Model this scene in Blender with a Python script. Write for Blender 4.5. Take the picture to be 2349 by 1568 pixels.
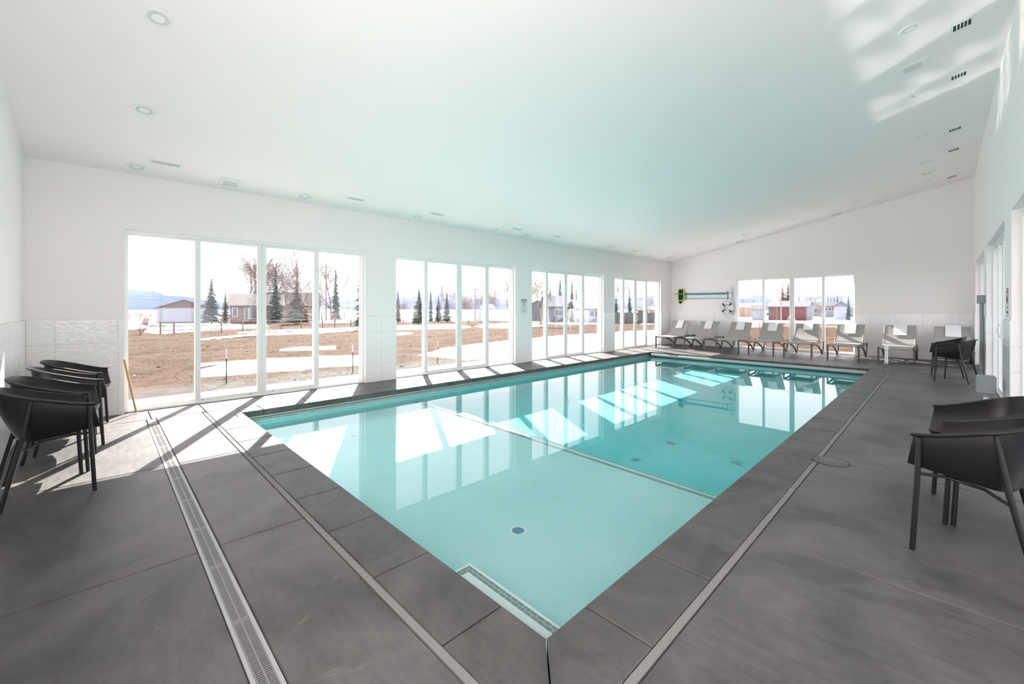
import bpy, bmesh, math, random
from mathutils import Vector, Matrix
S = bpy.context.scene
COL = S.collection
PI = math.pi
for _o in list(bpy.data.objects):
    bpy.data.objects.remove(_o, do_unlink=True)

# ---------------------------------------------------------------- camera, sky, sun, exposure
F_PX, CX, HY, PHI, CH = 964.6, 1174.5, 707.3, math.radians(45.71), 1.42
cam_d = bpy.data.cameras.new('camera'); cam_d.sensor_width = 36.0
cam_d.lens = F_PX / 2349 * 36.0
cam_d.shift_y = -(784 - HY) / 2349
cam_d.clip_start = 0.05; cam_d.clip_end = 5000
cam = bpy.data.objects.new('camera', cam_d); COL.objects.link(cam)
cam.location = (0, 0, CH); cam.rotation_euler = (PI / 2, 0, PHI)
S.camera = cam

W = bpy.data.worlds.new('sky'); S.world = W; W.use_nodes = True
nt = W.node_tree; nt.nodes.clear()
wo = nt.nodes.new('ShaderNodeOutputWorld'); wb = nt.nodes.new('ShaderNodeBackground')
tc = nt.nodes.new('ShaderNodeTexCoord'); sx = nt.nodes.new('ShaderNodeSeparateXYZ')
cr = nt.nodes.new('ShaderNodeValToRGB')
cr.color_ramp.elements[0].position = 0.0; cr.color_ramp.elements[0].color = (1.0, 0.93, 0.95, 1)
cr.color_ramp.elements[1].position = 1.0; cr.color_ramp.elements[1].color = (0.74, 0.78, 0.96, 1)
e = cr.color_ramp.elements.new(0.25); e.color = (0.98, 0.90, 0.96, 1)
nt.links.new(tc.outputs['Generated'], sx.inputs[0]); nt.links.new(sx.outputs['Z'], cr.inputs[0])
nt.links.new(cr.outputs[0], wb.inputs[0]); wb.inputs[1].default_value = 2.7
nt.links.new(wb.outputs[0], wo.inputs[0])

SUN_DIR = Vector((1.0, -0.55, -0.807))
sun_d = bpy.data.lights.new('sun', 'SUN'); sun_d.energy = 21.5; sun_d.angle = 0.0093
sun_d.color = (1.0, 0.93, 0.85)
sun_d.cycles.is_caustics_light = True
sun = bpy.data.objects.new('sun', sun_d); COL.objects.link(sun)
sun.rotation_euler = SUN_DIR.to_track_quat('-Z', 'Y').to_euler(); sun.location = (-30, 16, 24)

# large soft fill lamp, added unseen behind the camera to brighten the room
fill_d = bpy.data.lights.new('added_fill_lamp', 'AREA'); fill_d.shape = 'RECTANGLE'; fill_d.size = 2.0; fill_d.size_y = 1.0
fill_d.energy = 160.0; fill_d.color = (1.0, 0.87, 0.86)
fill = bpy.data.objects.new('added_fill_lamp', fill_d); COL.objects.link(fill); fill.location = (-0.6, -0.42, 1.75)
fill.rotation_euler = Vector((-0.16, 0.92, 0.30)).to_track_quat('-Z', 'Y').to_euler()

vs = S.view_settings
vs.view_transform = 'Standard'; vs.look = 'None'; vs.gamma = 1.0; vs.use_curve_mapping = False
vs.exposure = 0.0
cy = S.cycles
cy.use_denoising = True
cy.max_bounces = 14; cy.diffuse_bounces = 7; cy.glossy_bounces = 5; cy.transmission_bounces = 8
cy.transparent_max_bounces = 16
cy.sample_clamp_indirect = 12.0
cy.use_light_tree = True

# ---------------------------------------------------------------- materials
def new_mat(name):
    m = bpy.data.materials.new(name); m.use_nodes = True
    return m, m.node_tree, m.node_tree.nodes['Principled BSDF']
def mat(name, col, rough=0.6, metal=0.0, spec=0.5, coat=0.0):
    m, t, b = new_mat(name)
    b.inputs['Base Color'].default_value = (*col, 1); b.inputs['Roughness'].default_value = rough
    b.inputs['Metallic'].default_value = metal; b.inputs['Specular IOR Level'].default_value = spec
    b.inputs['Coat Weight'].default_value = coat
    return m
def tex_noise(t, scale, detail=6, rough=0.6, vec=None, dist=0.0):
    n = t.nodes.new('ShaderNodeTexNoise'); n.inputs['Scale'].default_value = scale
    n.inputs['Detail'].default_value = detail; n.inputs['Roughness'].default_value = rough
    n.inputs['Distortion'].default_value = dist
    if vec is not None: t.links.new(vec, n.inputs['Vector'])
    return n
def position(t, scale=(1, 1, 1), rot=(0, 0, 0)):
    g = t.nodes.new('ShaderNodeNewGeometry'); mp = t.nodes.new('ShaderNodeMapping')
    mp.inputs['Scale'].default_value = scale; mp.inputs['Rotation'].default_value = rot
    t.links.new(g.outputs['Position'], mp.inputs['Vector'])
    return mp.outputs[0]
def ramp(t, src, stops):
    r = t.nodes.new('ShaderNodeValToRGB'); els = r.color_ramp.elements
    els[0].position, els[1].position = stops[0][0], stops[-1][0]
    els[0].color = (*stops[0][1], 1); els[1].color = (*stops[-1][1], 1)
    for p, c in stops[1:-1]:
        el = els.new(p); el.color = (*c, 1)
    t.links.new(src, r.inputs[0]); return r.outputs[0]
def mix(t, fac, a, b, mode='MIX'):
    m = t.nodes.new('ShaderNodeMix'); m.data_type = 'RGBA'; m.blend_type = mode
    for s, v in ((m.inputs['Factor'], fac), (m.inputs[6], a), (m.inputs[7], b)):
        if hasattr(v, 'links'): t.links.new(v, s)
        elif isinstance(v, (int, float)): s.default_value = v
        else: s.default_value = (*v, 1)
    return m.outputs[2]
def bump(t, b, src, strength, dist):
    n = t.nodes.new('ShaderNodeBump'); n.inputs['Strength'].default_value = strength
    n.inputs['Distance'].default_value = dist
    t.links.new(src, n.inputs['Height']); t.links.new(n.outputs[0], b.inputs['Normal'])

def make_concrete(name, lo, hi, tint, rough=0.5, scale=1.0):
    m, t, b = new_mat(name)
    p = position(t); ps = position(t, (1.0, 5.0, 1.0), (0, 0, 0.5))
    n1 = tex_noise(t, 1.3 * scale, 8, 0.62, p, 0.6)
    n2 = tex_noise(t, 5.0 * scale, 6, 0.6, ps, 0.3)
    n3 = tex_noise(t, 60, 4, 0.7, p)
    base = ramp(t, n1.outputs[0], [(0.36, lo), (0.5, tuple((a + c) / 2 for a, c in zip(lo, hi))), (0.66, hi)])
    streak = ramp(t, n2.outputs[0], [(0.35, (0.82, 0.82, 0.83)), (0.62, (1.12, 1.12, 1.12))])
    c = mix(t, 0.8, base, streak, 'MULTIPLY')
    n4 = tex_noise(t, 1.1, 9, 0.75, position(t, (1.6, 0.9, 1), (0, 0, 0.9)), 1.8)
    scuff = ramp(t, n4.outputs[0], [(0.62, (0, 0, 0)), (0.80, (1, 1, 1))])
    c = mix(t, scuff, c, tint)
    fine = ramp(t, n3.outputs[0], [(0.3, (0.9, 0.9, 0.9)), (0.7, (1.08, 1.08, 1.08))])
    c = mix(t, 0.7, c, fine, 'MULTIPLY')
    t.links.new(c, b.inputs['Base Color'])
    rr = t.nodes.new('ShaderNodeMapRange'); rr.inputs['To Min'].default_value = rough - 0.1; rr.inputs['To Max'].default_value = rough + 0.15
    t.links.new(n2.outputs[0], rr.inputs['Value']); t.links.new(rr.outputs[0], b.inputs['Roughness'])
    bump(t, b, n3.outputs[0], 0.15, 0.003)
    return m
M = {}
M['slab'] = make_concrete('deck_concrete', (0.050, 0.049, 0.0495), (0.118, 0.113, 0.112), (0.21, 0.19, 0.185), 0.46)
M['coping'] = make_concrete('coping_concrete', (0.046, 0.0455, 0.045), (0.096, 0.094, 0.093), (0.17, 0.16, 0.155), 0.5, 1.7)
M['mastic'] = mat('mastic_joint_filler', (0.19, 0.19, 0.187), 0.8)
M['bed'] = mat('mortar_bed', (0.075, 0.068, 0.06), 0.95)
def wall_mat(name, col):
    m, t, b = new_mat(name)
    n = tex_noise(t, 140, 3, 0.6, position(t)); b.inputs['Base Color'].default_value = (*col, 1)
    b.inputs['Roughness'].default_value = 0.55; bump(t, b, n.outputs[0], 0.06, 0.002); return m
M['paint'] = wall_mat('white_wall_paint', (0.93, 0.888, 0.88))
M['ceil'] = wall_mat('white_ceiling_paint', (0.945, 0.893, 0.885))
M['trimw'] = mat('white_vinyl', (0.86, 0.875, 0.86), 0.35)
m, t, b = new_mat('white_wavy_wall_tile')
b.inputs['Base Color'].default_value = (0.90, 0.89, 0.89, 1); b.inputs['Roughness'].default_value = 0.16
p1 = position(t, (1.0, 1.0, 1.5), (0.5, 0.35, 0.6))
nz = tex_noise(t, 11, 2, 0.5, p1, 1.2); bump(t, b, nz.outputs[0], 0.35, 0.012)
M['tile'] = m
M['grout'] = mat('light_grey_grout', (0.74, 0.73, 0.72), 0.8)
def glass_mat(name, tint):
    m = bpy.data.materials.new(name); m.use_nodes = True; t = m.node_tree; t.nodes.clear()
    o = t.nodes.new('ShaderNodeOutputMaterial'); tr = t.nodes.new('ShaderNodeBsdfTransparent')
    gl = t.nodes.new('ShaderNodeBsdfGlossy'); mx = t.nodes.new('ShaderNodeMixShader'); fr = t.nodes.new('ShaderNodeLayerWeight')
    tr.inputs[0].default_value = (*tint, 1); gl.inputs['Roughness'].default_value = 0.0
    gl.inputs[0].default_value = (0.9, 0.95, 0.93, 1)
    pw = t.nodes.new('ShaderNodeMath'); pw.operation = 'POWER'; pw.inputs[1].default_value = 4.0
    fr.inputs['Blend'].default_value = 0.5
    t.links.new(fr.outputs['Facing'], pw.inputs[0])
    mr = t.nodes.new('ShaderNodeMapRange'); mr.inputs['To Min'].default_value = 0.06; mr.inputs['To Max'].default_value = 0.95
    t.links.new(pw.outputs[0], mr.inputs['Value']); t.links.new(mr.outputs[0], mx.inputs[0])
    t.links.new(tr.outputs[0], mx.inputs[1]); t.links.new(gl.outputs[0], mx.inputs[2])
    t.links.new(mx.outputs[0], o.inputs[0]); return m
M['glass'] = glass_mat('window_glass', (0.95, 0.965, 0.96))
# pool water: clear faintly tinted surface (kept free of volume so that the sun is refracted through it)
m = bpy.data.materials.new('pool_water'); m.use_nodes = True; t = m.node_tree; t.nodes.clear()
o = t.nodes.new('ShaderNodeOutputMaterial'); g = t.nodes.new('ShaderNodeBsdfGlass'); g.inputs['IOR'].default_value = 1.333
g.inputs['Roughness'].default_value = 0.0; g.inputs['Color'].default_value = (0.93, 0.985, 0.99, 1)
t.links.new(g.outputs[0], o.inputs['Surface'])
M['water'] = m
def plaster(name, lo, hi):
    m, t, b = new_mat(name)
    n = tex_noise(t, 2.2, 5, 0.55, position(t), 0.4)
    t.links.new(ramp(t, n.outputs[0], [(0.3, lo), (0.7, hi)]), b.inputs['Base Color'])
    b.inputs['Roughness'].default_value = 0.8; return m
M['shelfp'] = plaster('water_tinted_shelf_plaster', (0.44, 0.68, 0.68), (0.50, 0.73, 0.73))  # the water's depth tint is painted into the plaster, stronger towards the deep end
M['deepp'] = plaster('water_tinted_deep_plaster', (0.09, 0.58, 0.61), (0.12, 0.64, 0.66))
M['wallp'] = plaster('water_tinted_wall_plaster', (0.32, 0.62, 0.63), (0.38, 0.68, 0.69))
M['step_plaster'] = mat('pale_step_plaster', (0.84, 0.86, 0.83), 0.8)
M['mosaic'] = mat('grey_green_mosaic', (0.20, 0.31, 0.30), 0.25)
M['band'] = mat('waterline_mosaic', (0.36, 0.40, 0.38), 0.3)
M['track'] = mat('white_cover_track', (0.62, 0.68, 0.66), 0.4)
M['cover'] = mat('pale_blue_grey_cover_tube', (0.42, 0.44, 0.44), 0.45)
M['black'] = mat('black_shell_plastic', (0.006, 0.006, 0.008), 0.42, spec=0.45)
M['blackm'] = mat('black_powder_coat', (0.008, 0.008, 0.009), 0.38, spec=0.5)
M['taupe'] = mat('taupe_grey_resin', (0.095, 0.088, 0.082), 0.45)
m, t, b = new_mat('grey_sling_mesh')
n = tex_noise(t, 260, 2, 0.5, position(t))
t.links.new(ramp(t, n.outputs[0], [(0.3, (0.30, 0.29, 0.275)), (0.7, (0.42, 0.405, 0.385))]), b.inputs['Base Color'])
b.inputs['Roughness'].default_value = 0.75; M['sling'] = m
m, t, b = new_mat('white_towel_terry')
wv = t.nodes.new('ShaderNodeTexWave'); wv.inputs['Scale'].default_value = 11; wv.bands_direction = 'Z'
wv.inputs['Distortion'].default_value = 0.4
t.links.new(position(t), wv.inputs['Vector'])
b.inputs['Base Color'].default_value = (0.86, 0.87, 0.87, 1); b.inputs['Roughness'].default_value = 0.95
bump(t, b, wv.outputs['Fac'], 0.5, 0.006); M['towel'] = m
M['steel'] = mat('galvanised_grate', (0.21, 0.215, 0.22), 0.45, 0.0)
M['dark'] = mat('dark_void', (0.015, 0.016, 0.018), 0.9)
M['ventd'] = mat('dark_vent_gap', (0.03, 0.03, 0.03), 0.9)
M['ventg'] = mat('grey_green_vent_gap', (0.30, 0.36, 0.35), 0.8)
M['fix'] = mat('white_fixture', (0.87, 0.88, 0.87), 0.45)
M['lens'] = mat('frosted_lamp_lens', (0.90, 0.90, 0.88), 0.3)
M['linen'] = mat('pale_grille', (0.70, 0.71, 0.67), 0.7)
M['blue'] = mat('blue_anodised_pole', (0.055, 0.23, 0.36), 0.35, 0.3)
M['blue2'] = mat('pale_blue_pole', (0.22, 0.42, 0.48), 0.4, 0.2)
M['lime'] = mat('lime_green_net_frame', (0.55, 0.72, 0.04), 0.5)
M['net'] = mat('dark_net', (0.03, 0.03, 0.028), 0.9)
M['hook'] = mat('dark_hook_steel', (0.09, 0.08, 0.07), 0.5)
M['navy'] = mat('slate_blue_band', (0.05, 0.065, 0.09), 0.8)
M['ring'] = mat('white_ring_vinyl', (0.82, 0.83, 0.82), 0.5)
M['rope'] = mat('white_rope', (0.74, 0.75, 0.74), 0.9)
M['wood'] = mat('blond_wood_dowel', (0.62, 0.42, 0.20), 0.55)
M['greybox'] = mat('grey_box_plastic', (0.30, 0.33, 0.35), 0.55)
M['beige'] = mat('beige_switch_face', (0.70, 0.66, 0.60), 0.5)
M['conduit'] = mat('grey_conduit', (0.34, 0.37, 0.38), 0.5)
M['red'] = mat('faded_sign_red', (0.42, 0.10, 0.10), 0.5)
M['ink'] = mat('sign_ink', (0.03, 0.06, 0.07), 0.6)
M['signw'] = mat('sign_white', (0.80, 0.82, 0.82), 0.4)
M['fit'] = mat('blue_fitting', (0.10, 0.30, 0.42), 0.4)
M['lid'] = mat('grey_skimmer_lid', (0.095, 0.092, 0.09), 0.55)
M['screw'] = mat('dark_screw', (0.03, 0.03, 0.03), 0.4, 0.6)

# ---------------------------------------------------------------- mesh helpers
class MB:
    def __init__(s): s.v = []; s.f = []
    def add(s, vs_, fs_):
        k = len(s.v); s.v += [tuple(x) for x in vs_]; s.f += [tuple(i + k for i in f) for f in fs_]; return s
    def box(s, lo, hi, bev=0.0):
        x0, y0, z0 = lo; x1, y1, z1 = hi
        if bev <= 0:
            return s.add([(x, y, z) for x in (x0, x1) for y in (y0, y1) for z in (z0, z1)],
                         [(0, 1, 3, 2), (4, 6, 7, 5), (0, 4, 5, 1), (2, 3, 7, 6), (0, 2, 6, 4), (1, 5, 7, 3)])
        b = bev
        V = []; idx = {}
        for ix, x in enumerate((x0, x1)):
            for iy, y in enumerate((y0, y1)):
                for iz, z in enumerate((z0, z1)):
                    dx = b if ix == 0 else -b; dy = b if iy == 0 else -b; dz = b if iz == 0 else -b
                    for a, q in (('x', (x, y + dy, z + dz)), ('y', (x + dx, y, z + dz)), ('z', (x + dx, y + dy, z))):
                        idx[(ix, iy, iz, a)] = len(V); V.append(q)
        Fs = []
        for ix in (0, 1):
            q = [idx[(ix, a, c, 'x')] for a, c in ((0, 0), (0, 1), (1, 1), (1, 0))]; Fs.append(q if ix == 0 else q[::-1])
            q = [idx[(a, ix, c, 'y')] for a, c in ((0, 0), (1, 0), (1, 1), (0, 1))]; Fs.append(q if ix == 0 else q[::-1])
            q = [idx[(a, c, ix, 'z')] for a, c in ((0, 0), (0, 1), (1, 1), (1, 0))]; Fs.append(q if ix == 0 else q[::-1])
        for i in (0, 1):
            for j in (0, 1):
                Fs.append((idx[(i, j, 0, 'x')], idx[(i, j, 1, 'x')], idx[(i, j, 1, 'y')], idx[(i, j, 0, 'y')]))
                Fs.append((idx[(i, 0, j, 'x')], idx[(i, 1, j, 'x')], idx[(i, 1, j, 'z')], idx[(i, 0, j, 'z')]))
                Fs.append((idx[(0, i, j, 'y')], idx[(1, i, j, 'y')], idx[(1, i, j, 'z')], idx[(0, i, j, 'z')]))
        for i in (0, 1):
            for j in (0, 1):
                for k in (0, 1):
                    Fs.append((idx[(i, j, k, 'x')], idx[(i, j, k, 'y')], idx[(i, j, k, 'z')]))
        return s.add(V, Fs)
    def tube(s, pts, r, n=8, cap=True, closed=False):
        pts = [Vector(p) for p in pts]; N = len(pts)
        rs = r if isinstance(r, (list, tuple)) else [r] * N
        up = None; V = []
        for i, p in enumerate(pts):
            if closed: d = pts[(i + 1) % N] - pts[i - 1]
            else: d = (pts[min(i + 1, N - 1)] - pts[max(i - 1, 0)])
            d = d.normalized() if d.length > 1e-9 else Vector((0, 0, 1))
            if up is None:
                up = Vector((0, 0, 1)) if abs(d.z) < 0.9 else Vector((1, 0, 0))
            a = (up - d * up.dot(d))
            a = a.normalized() if a.length > 1e-6 else d.orthogonal().normalized()
            up = a; c = d.cross(a)
            for k in range(n):
                t_ = 2 * PI * k / n + PI / n
                V.append(p + (a * math.cos(t_) + c * math.sin(t_)) * rs[i])
        Fs = []
        for i in range(N if closed else N - 1):
            j = (i + 1) % N
            for k in range(n):
                l = (k + 1) % n
                Fs.append((i * n + k, i * n + l, j * n + l, j * n + k))
        if cap and not closed:
            Fs.append(tuple(range(n))[::-1]); Fs.append(tuple((N - 1) * n + k for k in range(n)))
        return s.add(V, Fs)
    def lathe(s, prof, n=20, c=(0, 0, 0), axis='z', cap=False):
        V = []; Fs = []; N = len(prof)
        for r, h in prof:
            for k in range(n):
                a = 2 * PI * k / n; x, y = r * math.cos(a), r * math.sin(a)
                q = {'z': (x, y, h), 'y': (x, h, y), 'x': (h, x, y)}[axis]
                V.append((q[0] + c[0], q[1] + c[1], q[2] + c[2]))
        for i in range(N - 1):
            for k in range(n):
                l = (k + 1) % n; Fs.append((i * n + k, i * n + l, (i + 1) * n + l, (i + 1) * n + k))
        if cap:
            Fs.append(tuple(range(n))[::-1]); Fs.append(tuple((N - 1) * n + k for k in range(n)))
        return s.add(V, Fs)
    def ngon_prism(s, poly, z0, z1):
        n = len(poly)
        V = [(x, y, z0) for x, y in poly] + [(x, y, z1) for x, y in poly]
        Fs = [tuple(range(n))[::-1], tuple(range(n, 2 * n))] + [(i, (i + 1) % n, n + (i + 1) % n, n + i) for i in range(n)]
        return s.add(V, Fs)
    def mesh(s, name, m=None, smooth=None):
        me = bpy.data.meshes.new(name); me.from_pydata(s.v, [], s.f)
        if m is not None: me.materials.append(m)
        b = bmesh.new(); b.from_mesh(me); bmesh.ops.recalc_face_normals(b, faces=b.faces); b.to_mesh(me); b.free()
        if smooth:
            me.shade_smooth() if hasattr(me, 'shade_smooth') else None
            try: me.set_sharp_from_angle(angle=math.radians(smooth))
            except Exception: pass
        me.update(); return me
    def build(s, name, m, parent=None, smooth=None, loc=None):
        return link(name, s.mesh(name, m, smooth), parent, loc)
def link(name, me, parent=None, loc=None, rz=0.0):
    o = bpy.data.objects.new(name, me); COL.objects.link(o)
    if parent is not None: o.parent = parent
    if loc is not None: o.location = loc
    if rz: o.rotation_euler = (0, 0, rz)
    return o
def empty(name, loc=(0, 0, 0), rz=0.0):
    o = bpy.data.objects.new(name, None); COL.objects.link(o); o.empty_display_size = 0.1
    o.location = loc; o.rotation_euler = (0, 0, rz); return o
def tag(o, label=None, cat=None, group=None, kind=None):
    if label: o['label'] = label
    if cat: o['category'] = cat
    if group: o['group'] = group
    if kind: o['kind'] = kind
    return o
def copy_tree(o, parent=None):
    c = o.copy(); COL.objects.link(c)
    if parent is not None: c.parent = parent
    for ch in [x for x in o.children]:
        copy_tree(ch, c)
    return c

# ---------------------------------------------------------------- room dimensions (metres)
XL, XR, YN, YF = -7.70, 0.56, -0.655, 16.47
SL = 1.63 / 8.26
def zc(x): return 3.25 + (x - XL) * SL
HEAD = 2.51
PX0, PX1, PY0, PY1 = -6.685, -1.195, 1.372, 12.90      # pool opening at the coping edge
CW = 0.342                                              # coping width
ZWATER = -0.15
ZSH, ZST, ZDP = -0.65, -0.95, -1.45

# ---- door openings
LEFT_OPEN = [(0.215, 3.607), (4.256, 7.645), (8.27, 11.69), (12.35, 15.66)]
RIGHT_OPEN = [(12.656, 15.814), (8.62, 11.914), (4.55, 7.806), (0.45, 3.70)]
FAR_OPEN = (-5.25, -1.885)
RHEAD = 2.60

# ---- walls
def wall_boxes(mb, boxf, u0, u1, opens, head, ztop0):
    us = [u0]
    for a, b_ in sorted(opens): us += [a, b_]
    us.append(u1)
    for i in range(0, len(us), 2):
        boxf(mb, us[i], us[i + 1], -0.12, ztop0)
    for a, b_ in opens:
        boxf(mb, a, b_, head, ztop0)
TH = 0.25; PT = 0.012
mb = MB(); wall_boxes(mb, lambda m_, a, b_, z0, z1: m_.box((XL - PT - TH, a, z0), (XL - PT, b_, z1)), YN - 0.1, YF + 0.2, LEFT_OPEN, HEAD, 3.32)
wall_left = tag(mb.build('wall_left', M['paint']), kind='structure')
mb = MB(); wall_boxes(mb, lambda m_, a, b_, z0, z1: m_.box((XR + PT, a, z0), (XR + PT + 0.35, b_, z1)), YN - 0.1, YF + 0.2, RIGHT_OPEN, RHEAD, 4.98)
wall_right = tag(mb.build('wall_right', M['paint']), kind='structure')
mb = MB()
def far_seg(a, b_, z0):
    V = [(x, y, z) for y in (YF + PT, YF + PT + TH) for x, z in ((a, z0), (b_, z0), (b_, zc(b_) + 0.05), (a, zc(a) + 0.05))]
    mb.add(V, [(0, 1, 2, 3), (7, 6, 5, 4), (0, 4, 5, 1), (1, 5, 6, 2), (2, 6, 7, 3), (3, 7, 4, 0)])
far_seg(XL - PT, FAR_OPEN[0], -0.12); far_seg(FAR_OPEN[1], XR + PT, -0.12); far_seg(FAR_OPEN[0], FAR_OPEN[1], HEAD)
wall_far = tag(mb.build('wall_far', M['paint']), kind='structure')
mb = MB(); a, b_ = XL - PT, XR + PT
V = [(x, y, z) for y in (YN - PT, YN - PT - TH) for x, z in ((a, -0.12), (b_, -0.12), (b_, zc(b_) + 0.05), (a, zc(a) + 0.05))]
mb.add(V, [(0, 1, 2, 3), (7, 6, 5, 4), (0, 4, 5, 1), (1, 5, 6, 2), (2, 6, 7, 3), (3, 7, 4, 0)])
wall_near = tag(mb.build('wall_near', M['paint']), kind='structure')
mb = MB(); x0, x1 = XL - 0.6, XR + 0.6
V = [(x, y, zc(x) + dz) for dz in (0, 0.15) for x, y in ((x0, YN - 0.5), (x1, YN - 0.5), (x1, YF + 0.5), (x0, YF + 0.5))]
mb.add(V, [(3, 2, 1, 0), (4, 5, 6, 7), (0, 1, 5, 4), (1, 2, 6, 5), (2, 3, 7, 6), (3, 0, 4, 7)])
ceiling = tag(mb.build('ceiling', M['ceil']), kind='structure')

# ---- wainscot tiles, each one a part of its wall
ROWS = [(0.0, 0.032), (0.036, 0.342), (0.346, 0.652), (0.656, 0.962), (0.966, 1.276)]
TILE_ME = {}
def tile_mesh(w, h):
    k = (round(w, 3), round(h, 3))
    if k not in TILE_ME:
        TILE_ME[k] = MB().box((0, 0, 0), (k[0], 0.014, k[1]), 0.0025).mesh('tile', M['tile'])
    return TILE_ME[k]
def tile_run(wall, org, ang, u0, joints, u1):
    """tiles on a vertical plane: origin point, direction angle of u, tiles stand proud by 12 mm on the left of u"""
    js = [u0] + [j for j in joints if u0 + 0.03 < j < u1 - 0.03] + [u1]
    ca, sa = math.cos(ang), math.sin(ang)
    for a, b_ in zip(js[:-1], js[1:]):
        for z0, z1 in ROWS:
            o = link('tile', tile_mesh(b_ - a - 0.004, z1 - z0), wall)
            o.location = (org[0] + ca * (a + 0.002), org[1] + sa * (a + 0.002), z0)
            o.rotation_euler = (0, 0, ang)
    # grout backing
    nx, ny = -sa, ca
    V = []
    for z in (0.0, 1.276):
        for u, d in ((u0, 0.001), (u1, 0.001), (u1, 0.0105), (u0, 0.0105)):
            V.append((org[0] + ca * u + nx * d, org[1] + sa * u + ny * d, z))
    MB().add(V, [(3, 2, 1, 0), (4, 5, 6, 7), (0, 1, 5, 4), (1, 2, 6, 5), (2, 3, 7, 6), (3, 0, 4, 7)]).build('grout', M['grout'], wall)
# left wall faces +X : u runs -Y so that left-of-u is +X ; simplest is origin at u=0 and ang=-90
def lw(y0, y1, joints):
    tile_run(wall_left, (XL - PT, 0), -PI / 2, -y1, sorted(-j for j in joints), -y0)
lw(YN, 0.215, [-0.419, 0.155]); lw(3.607, 4.256, [3.93]); lw(7.645, 8.27, [7.95]); lw(11.69, 12.35, [12.02]); lw(15.66, YF, [15.95])
def rw(y0, y1, joints): tile_run(wall_right, (XR + PT, 0), PI / 2, y0, joints, y1)
rw(15.814, YF, [16.1]); rw(11.914, 12.656, [12.3]); rw(7.806, 8.62, [8.2]); rw(3.70, 4.55, [4.1]); rw(YN, 0.45, [0.0])
def fw(x0, x1, joints): tile_run(wall_far, (0, YF + PT), PI, -x1, sorted(-j for j in joints), -x0)
fw(XL, FAR_OPEN[0], [-7.2, -6.6, -6.0, -5.4]); fw(FAR_OPEN[1], XR, [-1.525, -0.955, -0.39, 0.17])
tile_run(wall_near, (0, YN - PT), 0.0, XL, [-7.2 + 0.6 * i for i in range(13)], XR)
# tiled reveals of the right-hand openings (the side that faces the near end of the room)
for (a, b_) in RIGHT_OPEN[:3]:
    tile_run(wall_right, (0, b_ + PT), PI * 0 + 0.0, XR + PT, [], XR + PT + 0.09) if False else None
for (a, b_) in RIGHT_OPEN[:3]:
    for z0, z1 in ROWS:
        MB().box((XR + 0.002, b_ - 0.012, z0), (XR + 0.092, b_ - 0.0005, z1), 0.002).build('tile', M['tile'], wall_right)

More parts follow.
